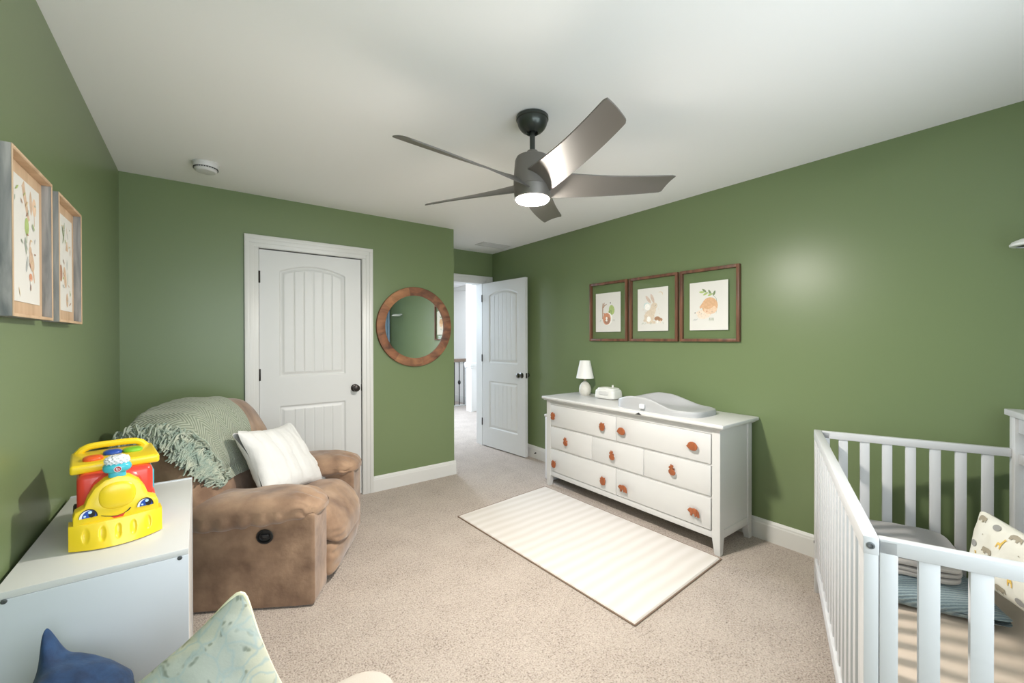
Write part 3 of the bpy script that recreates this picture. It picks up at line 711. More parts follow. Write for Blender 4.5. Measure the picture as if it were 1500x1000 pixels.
# ------------------------------------------------------------------ toy train
YEL = mat('yellow_plastic', (242, 208, 36), .3, coat=.2); RED = mat('red_plastic', (226, 64, 48), .3, coat=.2)
TEAL = mat('teal_plastic', (72, 186, 202), .3); WPL = mat('toy_white_plastic', (236, 236, 240), .3)
BLU = mat('blue_plastic', (36, 78, 170), .3); GRN = mat('green_plastic', (130, 196, 52), .3); ORG = mat('orange_plastic', (236, 96, 40), .3)
tr = thing('toy_train', (-.203, 1.737, CZ), R(9), 'yellow and red smiling toy train standing on the white cabinet', 'toy train')
# local: front face toward -Y, X right
def M_front(y=0): return T(0, y, 0) @ Matrix(((1, 0, 0, 0), (0, 0, -1, 0), (0, 1, 0, 0), (0, 0, 0, 1)))   # local XY -> XZ, +Z -> -Y
fo = [(x_, .062+(z_-.045)*1.16) for x_, z_ in [(-.103, .045), (-.103, .082), (-.098, .094), (-.078, .103), (-.070, .126), (-.054, .152), (-.030, .170), (0, .177), (.030, .170), (.054, .152), (.070, .126), (.078, .103), (.098, .094), (.103, .082), (.103, .045)]]
b = MB(); b.prism(fo, -.050, .0, M=M_front(-.018), bev=.007)
b.soft((0, -.016, .152), (.045, .012, .043), 16, 2.4)
b.build('face_plate', YEL, tr)
b = MB()
def skirt(u, v):
    x = -.112+.224*u; yb = -.045*(1-(x/.112)**2)
    z = .004+.075*v; y = -.012+yb*(1-.55*v)-.006*(1-v)
    d = 0
    for k in range(5):
        cx = -.074+.037*k; q = ((x-cx)/.008)**2+((z-.044)/.021)**2
        if q < 1: d = .005*math.sqrt(1-q)
    return (x, y+d, z)
b.grid(skirt, 110, 24)
b.grid(lambda u, v: (lambda p, q: (p[0], p[1]+(q-p[1])*v, p[2]))(skirt(u, 1), .04), 110, 3)
b.grid(lambda u, v: (lambda p, q: (p[0], p[1]+(q-p[1])*v, p[2]))(skirt(u, 0), .04), 110, 3)
for e in (0, 1): b.grid(lambda u, v: (lambda p: (p[0], p[1]+(.04-p[1])*v, p[2]))(skirt(e, u)), 10, 3)
b.build('cowcatcher', YEL, tr, ang=50)
b = MB(); b.box(-.094, .094, .034, .29, .02, .222, .02, seg=4); b.soft((0, .075, .145), (.080, .060, .084), 16, 2.6); b.soft((.088, .08, .085), (.014, .055, .05), 10, 3); b.soft((.088, .23, .085), (.014, .055, .05), 10, 3)
b.build('body', RED, tr)
b = MB(); b.box(-.110, .114, .060, .300, .220, .250, .008, seg=3); b.build('roof', YEL, tr)
b = MB(); hpnt = []
for k in range(13):
    t = k/12; hpnt.append((-.096+.192*t, .282, .240+.030*(1-abs(2*t-1)**6)))
b.tube(hpnt, .012, 10); b.build('carry_handle', YEL, tr)
b = MB(); b.soft((0, .004, .215), (.022, .020, .020), 10, 3); b.soft((0, .002, .240), (.036, .030, .018), 12, 2.5); b.build('chimney', TEAL, tr)
b = MB(); b.soft((0, .002, .262), (.031, .027, .017), 14, 2.2, lambda v, q: v+Vector((q.x, q.y, q.z))*.003*math.sin(14*math.atan2(q.y, q.x))*math.sin(9*q.z)); b.build('steam_puff', WPL, tr)
b = MB(); b.soft((-.055, .13, .253), (.026, .03, .011), 8, 2.5); b.build('orange_button', ORG, tr)
b = MB(); b.soft((-.004, .19, .253), (.026, .03, .011), 8, 2.5); b.build('blue_button', BLU, tr)
b = MB(); b.soft((.05, .19, .253), (.028, .032, .010), 8, 2.5); b.build('green_button', GRN, tr)
b = MB(); b.box(-.0, .012, .0, .20, .07, .19, .004, M=T(.09, .10, 0)); b.build('side_panel', TEAL, tr)
for (sx) in (-1, 1):
    for y in (.075, .205, .30):
        b = MB(); M = T(sx*.098, y, .031) @ RM(pi/2, 'Y'); b.lathe([(0, -.007), (.024, -.007), (.031, -.004), (.031, .004), (.024, .007), (0, .007)], 24, cap=False, M=M); b.lathe([(0, -.009), (.012, -.009), (.012, .009), (0, .009)], 16, cap=False, M=M, mi=1)
        b.build('wheel', [mat('toy_wheel_black', (42, 40, 44), .4), WPL], tr)
EYEM = [WPL, BLACK, BLU, mat('mouth_red', (206, 52, 38), .35), mat('eye_lightblue', (90, 140, 220), .3), mat('eye_glint', (190, 224, 245), .3)]
for sx in (-1, 1):
    b = MB(); M = M_front(-.0195)
    cx, cz = sx*.068, .104
    def E_(P, z, mi): b.raw([(x, y, z) for x, y in P], [tuple(range(len(P)))], mi=mi, M=M)
    half = lambda rx, ry, dx=0, base=-.006: [(cx+dx+rx*math.cos(pi*k/14), cz+base+ry*math.sin(pi*k/14)) for k in range(15)]
    E_(half(.0215, .027), .0004, 1); E_(half(.0195, .0235, -.001), .0006, 0); E_(half(.0165, .0225, .002), .0008, 2)
    E_(ell(cx+.008, cz+.003, .008, .010), .0010, 1); E_(ell(cx+.004, cz+.010, .0045, .0045), .0012, 5); E_(ell(cx-.008, cz+.0, .003, .003), .0012, 5)
    b.build('eye', EYEM, tr, smooth=False)
b = MB(); M = M_front(-.0195)
M = M_front(-.0185) @ T(0, .022, 0)
up = [(-.040, .073), (-.030, .068), (-.015, .063), (0, .061), (.015, .065), (.027, .072), (.033, .080), (.030, .082)]
lo = [(.024, .074), (.014, .067), (0, .0635), (-.015, .0655), (-.03, .0705), (-.039, .0745)]
b.raw([(x, y, .0005) for x, y in up+lo], [tuple(range(len(up+lo)))], mi=1, M=M)
mo = [(-.016, .063), (-.006, .055), (.004, .0535), (.013, .058), (.018, .068), (.0, .062)]
b.raw([(x, y, .0007) for x, y in mo], [tuple(range(len(mo)))], mi=3, M=M)
b.build('smile', EYEM, tr, smooth=False)
tr.scale = (.92, .92, .92)
# round maker's badge on the chimney
b = MB(); M = M_front(-.0295) @ T(0, .239, 0); b.lathe([(0, 0), (.0095, 0), (.0095, .0015), (0, .0015)], 24, cap=False, M=M); b.lathe([(0, .0016), (.0082, .0016), (0, .0017)], 24, cap=False, mi=1, M=M)
bd = b.build('badge', [WPL, mat('badge_red', (176, 44, 44), .35)], tr)
def text_obj(txt, size, m, parent, M, name='lettering'):
    cu = bpy.data.curves.new(name, 'FONT'); cu.body = txt; cu.size = size; cu.align_x = 'CENTER'; cu.align_y = 'CENTER'; cu.extrude = .0003
    o = bpy.data.objects.new(name, cu); COL.objects.link(o); bpy.context.view_layer.update()
    me = bpy.data.meshes.new_from_object(o.evaluated_get(bpy.context.evaluated_depsgraph_get()))
    bpy.data.objects.remove(o); n = bpy.data.objects.new(name, me); COL.objects.link(n); me.materials.clear(); me.materials.append(m)
    n.parent = parent; n.matrix_local = M; return n
text_obj('fp', .013, WPL, bd, M_front(-.0295) @ T(0, .2395, .002))

# ------------------------------------------------------------------ recliner
def suede():
    m = mat('brown_suede', (158, 122, 94), .85, sheen=.35, spec=.15)
    nt = m.node_tree; b = nt.nodes['Principled BSDF']; L = nt.links.new
    tc = nt.nodes.new('ShaderNodeTexCoord')
    n = nt.nodes.new('ShaderNodeTexNoise'); n.inputs['Scale'].default_value = 7; n.inputs['Detail'].default_value = 5; L(tc.outputs['Object'], n.inputs['Vector'])
    r = nt.nodes.new('ShaderNodeValToRGB'); e = r.color_ramp.elements; e[0].position = .3; e[0].color = lin((118, 92, 74)); e[1].position = .7; e[1].color = lin((172, 142, 116)); L(n.outputs['Fac'], r.inputs['Fac']); L(r.outputs['Color'], b.inputs['Base Color'])
    n2 = nt.nodes.new('ShaderNodeTexNoise'); n2.inputs['Scale'].default_value = 14; n2.inputs['Detail'].default_value = 8; L(tc.outputs['Object'], n2.inputs['Vector'])
    bp = nt.nodes.new('ShaderNodeBump'); bp.inputs['Strength'].default_value = .35; bp.inputs['Distance'].default_value = .012; L(n2.outputs['Fac'], bp.inputs['Height']); L(bp.outputs['Normal'], b.inputs['Normal'])
    return m
SU = suede()
RQ = (.455, 2.285, 0); RA = math.atan2(-.51, .86)
rec = thing('recliner', RQ, RA, 'brown suede recliner armchair in the left corner of the room', 'armchair')
def wr(v, s, amp): return amp*noise.noise(Vector(v)*s)
def panel_fn(v, q):
    v = Vector(v); v.y += wr(v, 3.5, .003); return v
for (ya, yb) in ((0, .19), (.73, .92)):
    b = MB(); b.soft((-.37, (ya+yb)/2, .240), (.375, (yb-ya)/2, .232), 30, 40, panel_fn); b.build('side_panel', SU, rec)
b = MB(); b.box(-.74, -.05, .15, .77, .05, .30, .02); b.box(-.80, -.70, .04, .88, .06, .55, .04, seg=3); b.build('base', SU, rec)
def arm_fn(c):
    def fn(v, q):
        v = Vector(v); t = (v.x+.72)/.75
        v.z -= .030*max(0, (t-.72)/.28)**2          # droops at the front
        v.z += -.035*(1-t)+(-.022 if q.z > 0 else (-.005+.022*(t-.5)))
        g = max(0, 1-abs(t-.93)/.13)
        v.y += g*.004*math.sin(v.z*160+wr(v, 20, 6))*abs(q.y)
        v.z += g*.007*math.sin((v.y-c)*95+wr(v, 15, 3))*(abs(q.z))
        # hanging gathers along the seam
        lo_ = max(0, -q.z+.25)
        v.y += (1 if q.y > 0 else -1)*.009*math.sin(v.x*70+4*noise.noise(v*7))*lo_*abs(q.y)
        n = noise.noise(v*9)*.008+noise.noise(v*22)*.003
        v.z += n; v.y += n*.5
        return v
    return fn
for c in (.105, .815):
    b = MB(); b.soft((-.355, c, .512), (.385, .142, .088), 48, 3.2, arm_fn(c)); b.build('arm_pad', SU, rec)
def seat_fn(v, q):
    v = Vector(v)
    if v.x > -.10: v.z -= 1.5*(v.x+.10)**1.5*(1 if q.z > 0 else .9)
    v.z += .02*(1-((v.y-.46)/.29)**2)*(1 if q.z > 0 else 0)
    fr = max(0, min(1, (v.x-.0)/.06)); ed = max(0, abs(v.y-.46)/.29-.5)
    v.x += .010*math.sin(v.z*150+4*noise.noise(v*9))*ed*(fr+.3)
    v.z += noise.noise(v*5)*.012+noise.noise(v*16)*.004
    v.x += noise.noise(v*6+Vector((3, 1, 2)))*.008
    return v
b = MB(); b.soft((-.28, .46, .335), (.36, .285, .085), 34, 4.5, seat_fn); b.build('seat_cushion', SU, rec)
def foot_fn(v, q):
    v = Vector(v); ed = max(0, abs(v.y-.455)/.285-.5)
    v.x += .012*math.sin(v.z*110+5*noise.noise(v*8))*ed+noise.noise(v*5)*.008
    v.z += noise.noise(v*6)*.006
    v.x += .022*(1-((v.z-.13)/.10)**2)
    return v
b = MB(); b.soft((-.025, .460, .122), (.058, .282, .105), 28, 4.5, foot_fn); b.build('footrest', SU, rec)
def back_fn(v, q):
    v = Vector(v); t = (v.z-.38)/.66
    v.x -= .27*t
    v.z += .030*(1-((v.y-.46)/.42)**2)*(1 if q.z > .2 else .3)-.02
    a = abs(v.y-.46)/.45
    v.z -= .06*a**4*max(0, q.z)
    if q.x > 0: v.x += .035*math.cos((t-.72)*pi*1.3)*(1-a*a) if 0 < t < 1.2 else 0
    if q.x > 0 and abs(t-.42) < .06: v.x -= .018*(1-abs(t-.42)/.06)
    v.x += noise.noise(v*5)*.010+noise.noise(v*14)*.004; v.z += noise.noise(v*4+Vector((9, 0, 0)))*.008
    return v
b = MB(); b.soft((-.570, .425, .662), (.145, .432, .318), 44, 5, back_fn); BV, BF = b.last
back = b.build('backrest', SU, rec)
b = MB(); b.lathe([(.036, 0), (.043, .001), (.046, .006), (.043, .010), (.036, .010), (.034, -.0), (.030, -.004), (0, -.004)], 36, cap=False, M=T(-.228, -.006, .372) @ RM(pi/2, 'X') @ Matrix.Diagonal((.88, .8, .8, 1)))
cup = b.build('release_handle', BLACK, rec)
b = MB(); b.box(-.02, .02, -.004, .004, -.010, .010, .003, M=T(-.228, -.006, .372)); b.build('pull_tab', mat('dark_plastic', (34, 34, 36), .25), cup)

# throw blanket hugging the backrest
bvh = BVHTree.FromPolygons([tuple(v) for v in BV], BF)
TC = Vector((-.66, 0, .68))
def on_back(s, th, off):
    """s along chair width, th angle around the back (0 = front, 90 = top)"""
    best = None
    ss = min(max(s, .03), .86)
    o = Vector((TC.x, ss, TC.z)); d = Vector((math.cos(th), 0, math.sin(th)))
    far = o+d*1.2
    h = bvh.ray_cast(far, -d, 1.2)
    if h[0] is None: p = o+d*.2; nn = d
    else: p = h[0]; nn = h[1]
    if nn.dot(d) < 0: nn = -nn
    p = p+nn*off
    if s < .03: p.y = s; p.z -= (.03-s)*.9
    return p, nn
KNIT = mat('sage_knit', (168, 180, 158), .95, sheen=.2)
def knit_nodes(m):
    nt = m.node_tree; bs = nt.nodes['Principled BSDF']; L = nt.links.new
    uv = nt.nodes.new('ShaderNodeTexCoord'); sp = nt.nodes.new('ShaderNodeSeparateXYZ'); L(uv.outputs['UV'], sp.inputs[0])
    def M_(op, a, b_=None, c=None):
        n = nt.nodes.new('ShaderNodeMath'); n.operation = op
        for i, x in enumerate((a, b_, c)):
            if x is None: continue
            if isinstance(x, (int, float)): n.inputs[i].default_value = x
            else: L(x, n.inputs[i])
        return n.outputs[0]
    fr = M_('PINGPONG', M_('MULTIPLY', sp.outputs['X'], 5.0), .5)
    ph = M_('MULTIPLY_ADD', sp.outputs['Y'], 46.0, M_('MULTIPLY', fr, 7.0))
    s = M_('SINE', M_('MULTIPLY', ph, 2*pi))
    r = nt.nodes.new('ShaderNodeValToRGB'); r.color_ramp.elements[0].color = lin((128, 136, 118)); r.color_ramp.elements[1].color = lin((170, 175, 156)); r.color_ramp.elements[0].position = .1
    f = M_('MULTIPLY_ADD', s, .5, .5); L(f, r.inputs['Fac']); L(r.outputs['Color'], bs.inputs['Base Color'])
    bp = nt.nodes.new('ShaderNodeBump'); bp.inputs['Strength'].default_value = .6; bp.inputs['Distance'].default_value = .006; L(f, bp.inputs['Height']); L(bp.outputs['Normal'], bs.inputs['Normal'])
knit_nodes(KNIT)
def lerp(a, b_, t): return a+(b_-a)*t
def keyed(keys, t):
    for (t0, v0), (t1, v1) in zip(keys, keys[1:]):
        if t <= t1: return v0+(v1-v0)*max(0, (t-t0)/(t1-t0))
    return keys[-1][1]
# t runs from the rear hem (0) over the crest to the front hem (1)
THK = [(0, R(160)), (.3, R(118)), (.5, R(84)), (.7, R(40)), (.85, R(5)), (1, R(-32))]
LFT = [(0, -.0), (.3, .01), (.5, .03), (.7, .05), (.85, .09), (1, .15)]
RGT = [(0, .42), (.3, .48), (.5, .52), (.7, .49), (.85, .49), (1, .52)]
def throw(u, v, off=.012):
    th = keyed(THK, v); s = lerp(keyed(LFT, v), keyed(RGT, v), u)
    p, n = on_back(s, th, off+.004*noise.noise(Vector((s*9, v*12, 0)))+.002*math.sin(u*40))
    return p
tb = thing('throw_blanket', RQ, RA, 'sage green knitted throw with shaggy fringe draped over the recliner', 'blanket')
b = MB(); b.grid(lambda u, v: throw(u, v, .016), 60, 90); b.grid(lambda u, v: throw(u, v, .006), 60, 90)
for e in (0, 1):
    b.grid(lambda u, v: throw(e, u, .006+.010*v), 90, 1); b.grid(lambda u, v: throw(u, e, .006+.010*v), 60, 1)
bmesh.ops.remove_doubles(b.bm, verts=b.bm.verts, dist=.0003)
b.build('knit_body', KNIT, tb, ang=60)
b = MB(); rnd = random.Random(5)
for k in range(760):
    v = rnd.random(); u0 = rnd.uniform(-.02, .12)
    p = Vector(throw(u0, v, .018)); th = keyed(THK, v)
    L_ = rnd.uniform(.045, .08); d = Vector((rnd.uniform(-.45, .45), rnd.uniform(-1.1, -.5) if rnd.random() < .8 else rnd.uniform(-.5, .5), rnd.uniform(-.4, .3)))
    out = Vector((math.cos(th), 0, math.sin(th)))
    d = (d-out*d.dot(out)*.9).normalized(); side = d.cross(out).normalized(); pts = []
    w0 = rnd.uniform(-.02, .02)
    for i in range(6):
        t = i/5
        q = p+d*L_*t+out*(.024*math.sin(pi*min(1, t*1.15))+rnd.uniform(-.002, .002))+side*(w0*math.sin(pi*t*1.4)); q.z -= .022*t*t
        pts.append(q)
    b.tube(pts, [.0044, .0048, .0048, .0047, .0045, .0034], 5)
tag(b.build('fringe', mat('fringe_yarn', (138, 154, 142), .95, vary=(25, (182, 186, 168)))  , tb), kind='stuff')

# ------------------------------------------------------------------ pillows
def pillow_surf(c, thick, pinch=.10, sag=.0, seams=(), seam_dir='u', wr_amp=.006, seed=0, updir=None):
    """c: corners c00, c10, c11, c01.  returns function (u, v, side) -> point and the normal"""
    c = [Vector(x) for x in c]; n = ((c[1]-c[0]).cross(c[3]-c[0])).normalized()
    cen = sum(c, Vector())/4
    def f(u, v, sd):
        a, bb = 2*u-1, 2*v-1
        ck = 1-.07*(a*a*bb*bb)**4; a, bb = a*ck, bb*ck
        # edges pull in between the corners
        pu = a*(1-pinch*(1-bb*bb)*abs(a)**2); pv = bb*(1-pinch*(1-a*a)*abs(bb)**2)
        uu, vv = (pu+1)/2, (pv+1)/2
        p = c[0]*(1-uu)*(1-vv)+c[1]*uu*(1-vv)+c[2]*uu*vv+c[3]*(1-uu)*vv
        h = (max(0, 1-a*a)*max(0, 1-bb*bb))**.42
        h *= thick*.5
        for s in seams:
            dd = abs((u if seam_dir == 'u' else v)-s); h -= .013*math.exp(-(dd/.018)**2)*min(1, h/.02)
        w = wr_amp*noise.noise(p*11+Vector((seed, sd, 0)))+wr_amp*.5*noise.noise(p*28+Vector((seed, sd*3, 1)))
        return p+n*sd*(h+w*min(1, h/.02))
    return f, n
def pillow_mesh(b, f, nu=44, nv=44, mi=0):
    def re(t): return .5-.5*math.cos(pi*t)
    for sd in (1, -1): b.grid(lambda u, v: tuple(f(re(u), re(v), sd)), nu, nv, mi=mi)
    bmesh.ops.remove_doubles(b.bm, verts=b.bm.verts, dist=.0002)
def chair_pt(x, y, z):
    c, s = math.cos(RA), math.sin(RA); return Vector((RQ[0]+x*c-y*s, RQ[1]+x*s+y*c, z))
# white pillow on the recliner
cs = [chair_pt(-.30, .16, .45), chair_pt(-.17, .755, .39), chair_pt(-.42, .765, .80), chair_pt(-.50, .21, .86)]
f, n = pillow_surf(cs, .17, .17, seams=(.18, .36, .54, .72, .9), wr_amp=.009, seed=2)
b = MB(); pillow_mesh(b, f); o = b.build('throw_pillow', mat('white_plush', (214, 213, 210), .95, sheen=.4, bump=(60, .35, .006)), ang=80)
tag(o, 'plump white plush pillow with stitched channels on the recliner seat', 'pillow')
# patterned pillow bottom left, blue pillow, ottoman seat
def damask():
    m = mat('sage_floral_print', (222, 222, 200), .85, bump=(120, .15, .003))
    nt = m.node_tree; bs = nt.nodes['Principled BSDF']; L = nt.links.new
    tc = nt.nodes.new('ShaderNodeTexCoord')
    nz = nt.nodes.new('ShaderNodeTexNoise'); nz.inputs['Scale'].default_value = 9; nz.inputs['Detail'].default_value = 3
    mx = nt.nodes.new('ShaderNodeMix'); mx.data_type = 'VECTOR'; mx.inputs['Factor'].default_value = .12
    L(tc.outputs['Object'], nz.inputs['Vector']); L(tc.outputs['Object'], mx.inputs[4]); L(nz.outputs['Color'], mx.inputs[5])
    vo = nt.nodes.new('ShaderNodeTexVoronoi'); vo.feature = 'DISTANCE_TO_EDGE'; vo.inputs['Scale'].default_value = 24; L(mx.outputs[1], vo.inputs['Vector'])
    r = nt.nodes.new('ShaderNodeValToRGB'); e = r.color_ramp.elements; e[0].position = .0; e[0].color = (1, 1, 1, 1); e[1].position = .10; e[1].color = (0, 0, 0, 1); L(vo.outputs['Distance'], r.inputs['Fac'])
    v2 = nt.nodes.new('ShaderNodeTexVoronoi'); v2.inputs['Scale'].default_value = 44; L(mx.outputs[1], v2.inputs['Vector'])
    r2 = nt.nodes.new('ShaderNodeValToRGB'); e = r2.color_ramp.elements; e[0].position = .16; e[0].color = lin((150, 156, 136)); e[1].position = .34; e[1].color = lin((232, 231, 216)); L(v2.outputs['Distance'], r2.inputs['Fac'])
    n3 = nt.nodes.new('ShaderNodeTexNoise'); n3.inputs['Scale'].default_value = 7; L(tc.outputs['Object'], n3.inputs['Vector'])
    r3 = nt.nodes.new('ShaderNodeValToRGB'); e = r3.color_ramp.elements; e[0].position = .42; e[0].color = lin((184, 190, 188)); e[1].position = .56; e[1].color = lin((202, 201, 188)); L(n3.outputs['Fac'], r3.inputs['Fac'])
    ma = nt.nodes.new('ShaderNodeMix'); ma.data_type = 'RGBA'; ma.blend_type = 'MULTIPLY'; ma.inputs['Factor'].default_value = .8; L(r3.outputs['Color'], ma.inputs[6]); L(r2.outputs['Color'], ma.inputs[7])
    mb = nt.nodes.new('ShaderNodeMix'); mb.data_type = 'RGBA'; L(r.outputs['Color'], mb.inputs['Factor']); L(ma.outputs[2], mb.inputs[6]); mb.inputs[7].default_value = lin((160, 172, 168))
    L(mb.outputs[2], bs.inputs['Base Color']); return m
cs = [Vector((-.19, 1.235, .45)), Vector((.135, 1.045, .345)), Vector((.075, 1.25, .735)), Vector((-.235, 1.385, .60))]
cs = [Vector((-.15, 1.10, .435)), Vector((.19, 1.12, .43)), Vector((.084, 1.225, .738)), Vector((-.22, 1.26, .50))]
f, n = pillow_surf(cs, .13, .06, wr_amp=.007, seed=4)
pl = thing('floral_pillow', cs[0], 0, 'pale sage floral cushion with piped edge, in front of the white cabinet', 'pillow')
b = MB(); pillow_mesh(b, lambda u, v, s: f(u, v, s)-cs[0]); b.build('cushion', damask(), pl, ang=80)
b = MB(); pts = []
for k in range(4*24):
    e, t = divmod(k, 24); t /= 24
    u, v = ((t, 0), (1, t), (1-t, 1), (0, 1-t))[e]; pts.append(f(u, v, 1)-cs[0])
pts.append(pts[0]); b.tube(pts, .0045, 8); b.build('piping', mat('cream_piping', (232, 226, 196), .8), pl)
cs2 = [Vector((-.34, 1.18, .45)), Vector((-.17, 1.18, .45)), Vector((-.13, 1.385, .525)), Vector((-.285, 1.44, .61))]
f2, n2 = pillow_surf(cs2, .14, -.12, wr_amp=.012, seed=9)
def f2e(u, v, sd):
    p = f2(u, v, sd); w_ = math.exp(-((u-.03)**2+(1-v)**2*.8)/.009)
    return p+Vector((-.012, .004, .066))*w_
b = MB(); pillow_mesh(b, f2e, 70, 70); o = b.build('denim_pillow', mat('blue_denim', (18, 42, 74), .85, vary=(30, (30, 62, 100)), bump=(90, .4, .003), sheen=.1), ang=80)
tag(o, 'crumpled dark blue denim cushion with a peaked corner, against the white cabinet side', 'pillow')
se = thing('upholstered_bench', (.0, .93, 0), 0, 'low cream upholstered seat whose rounded corner shows at the bottom edge', 'bench')
CRM = mat('cream_upholstery', (196, 186, 175), .9, bump=(200, .25, .002))
b = MB()
def bench(v, q): return v
bx0, bx1, by0, by1 = -.39, .425, .72, 1.20
def rrect(x0, x1, y0, y1, r, n=10):
    P = []
    for cx, cy, a in ((x1-r, y1-r, 0), (x0+r, y1-r, 90), (x0+r, y0+r, 180), (x1-r, y0+r, 270)):
        for k in range(n+1): P.append((cx+r*math.cos(R(a+90*k/n)), cy+r*math.sin(R(a+90*k/n))))
    return P
b.prism(rrect(bx0, bx1, by0-.93, by1-.93, .09), .22, .425, bev=.025); b.build('seat_cushion', CRM, se)
b = MB(); b.prism(rrect(bx0+.01, bx1-.01, by0-.92, by1-.94, .08), .08, .22); b.build('base', CRM, se)
for x in (bx0+.06, bx1-.06):
    for y in (by0-.87, by1-.99):
        b = MB(); b.lathe([(.018, 0), (.024, .08)], 16, M=T(x, y, 0)); b.build('leg', wood('bench_leg_wood', (120, 90, 66), (150, 116, 88), 'Z', 20, .5), se)

# ------------------------------------------------------------------ crib
CA = math.atan2(.3633, .9317)
cr = thing('crib', (1.329, .308, 0), CA, 'white slatted baby crib with a raised back panel', 'crib')
# local frame: x = along the long side, y = -(across)
CL, CWd, CHt = 1.42, .765, .860
def cbox(b, u0, u1, v0, v1, z0, z1, bev=.003): return b.box(u0, u1, -v1, -v0, z0, z1, bev)
def cpart(name, *boxes):
    b = MB()
    for q in boxes: cbox(b, *q)
    return b.build(name, CRIBW, cr)
# front long side: posts, rails, slats
cpart('post', (0, .045, 0, .030, 0, CHt-.002)); cpart('post', (CL-.045, CL, 0, .030, 0, CHt-.002))
cpart('top_rail', (-.001, CL+.001, -.001, .031, .815, CHt)); cpart('bottom_rail', (.045, CL-.045, 0, .028, .125, .185))
k = 0
for i in range(15):
    u = .092+.0855*i; cpart('slat', (u-.0, u+.038, .008, .020, .185, .815, .002))
# two ends
for (ua, tag_) in ((0.0, 0), (CL-.026, 1)):
    cpart('post', (ua, ua+.026, .031, .066, 0, CHt-.004))
    cpart('end_rail', (ua, ua+.026, .022 if ua == 0 else .031, .712, .828 if ua == 0 else .815, CHt-.001)) if False else cpart('end_rail', (ua, ua+.026, .031, .712, .822, CHt-.001))
    cpart('end_bottom_rail', (ua+.002, ua+.024, .066, .712, .125, .185))
    for i in range(7):
        v = .103+.0865*i; cpart('slat', (ua+.006, ua+.020, v, v+.038, .185, .822, .002))
# back panel, taller
for u in (0, CL-.05): cpart('post', (u, u+.05, .712, .765, 0, 1.005))
cpart('back_top_rail', (.05, CL-.05, .722, .750, .935, 1.005)); cpart('back_cap', (-.015, CL+.015, .700, .780, 1.005, 1.032))
cpart('back_bottom_rail', (.05, CL-.05, .724, .748, .125, .185)); cpart('back_middle_rail', (.05, CL-.05, .724, .748, .80, .845))
for i in range(14):
    u = .105+.0875*i; cpart('slat', (u, u+.038, .730, .742, .185, .80, .002))
b = MB(); b.lathe([(0, 0), (.0085, 0), (.0085, .002), (.005, .0025), (.0045, .0005), (0, .0005)], 20, cap=False, M=T(-.0005, -.014, .838) @ RM(-pi/2, 'Y')); b.build('bolt', mat('bolt_steel', (130, 134, 138), .35, metal=.7), cr)
b = MB(); b.lathe([(0, 0), (.007, 0), (.007, .002), (0, .002)], 16, cap=False, M=T(CL-.02, .0005, .26) @ RM(-pi/2, 'X')); b.build('bolt', BLACK, cr)
MZ = .25
b = MB(); cbox(b, .035, CL-.035, .034, .715, .125, .150, .002); b.build('mattress_support', CRIBW, cr)
def C3(u, v, z): c, s = math.cos(CA), math.sin(CA); return Vector((1.329+u*c+v*s, .308+u*s-v*c, z))
mt = thing('crib_mattress', C3(CL/2, .375, .151), CA, 'crib mattress under a fitted beige sheet', 'mattress')
def sheet_fn(v, q):
    v = Vector(v)
    if q.z > .5: v.z += .004*noise.noise(v*7)+.004*noise.noise(Vector((v.x*3, v.y*14, 0)))
    return v
b = MB(); b.soft((0, 0, .049), (.665, .330, .050), 40, 9, sheet_fn); b.build('fitted_sheet', mat('beige_sheet', (208, 190, 172), .85, bump=(220, .15, .002)), mt)
# blue ribbed pillow, folded grey blankets, animal print pillow
c4 = [C3(.88, .05, MZ+.055), C3(.93, .585, MZ+.035), C3(1.30, .52, MZ+.06), C3(1.28, .06, MZ+.06)]
f3, n3 = pillow_surf(c4, .11, .05, wr_amp=.006, seed=12)
def rib():
    m = mat('blue_grey_rib', (112, 130, 136), .85, sheen=.3)
    nt = m.node_tree; bs = nt.nodes['Principled BSDF']; L = nt.links.new
    tc = nt.nodes.new('ShaderNodeTexCoord'); w_ = nt.nodes.new('ShaderNodeTexWave'); w_.inputs['Scale'].default_value = 34; w_.inputs['Distortion'].default_value = 1.2; w_.bands_direction = 'DIAGONAL'; w_.inputs['Detail Scale'].default_value = 4
    L(tc.outputs['Object'], w_.inputs['Vector']); r = nt.nodes.new('ShaderNodeValToRGB'); r.color_ramp.elements[0].color = lin((104, 122, 130)); r.color_ramp.elements[1].color = lin((146, 160, 162)); L(w_.outputs['Fac'], r.inputs['Fac']); L(r.outputs['Color'], bs.inputs['Base Color'])
    bp = nt.nodes.new('ShaderNodeBump'); bp.inputs['Strength'].default_value = .5; bp.inputs['Distance'].default_value = .004; L(w_.outputs['Fac'], bp.inputs['Height']); L(bp.outputs['Normal'], bs.inputs['Normal']); return m
b = MB(); pillow_mesh(b, f3); tag(b.build('ribbed_pillow', rib(), ang=80), 'blue-grey ribbed pillow under the folded grey blankets in the crib', 'pillow')
GB = mat('grey_blanket_knit', (150, 146, 144), .95, sheen=.3, bump=(150, .3, .003)); GB2 = mat('taupe_blanket_knit', (168, 162, 156), .95, sheen=.3, bump=(150, .3, .003))
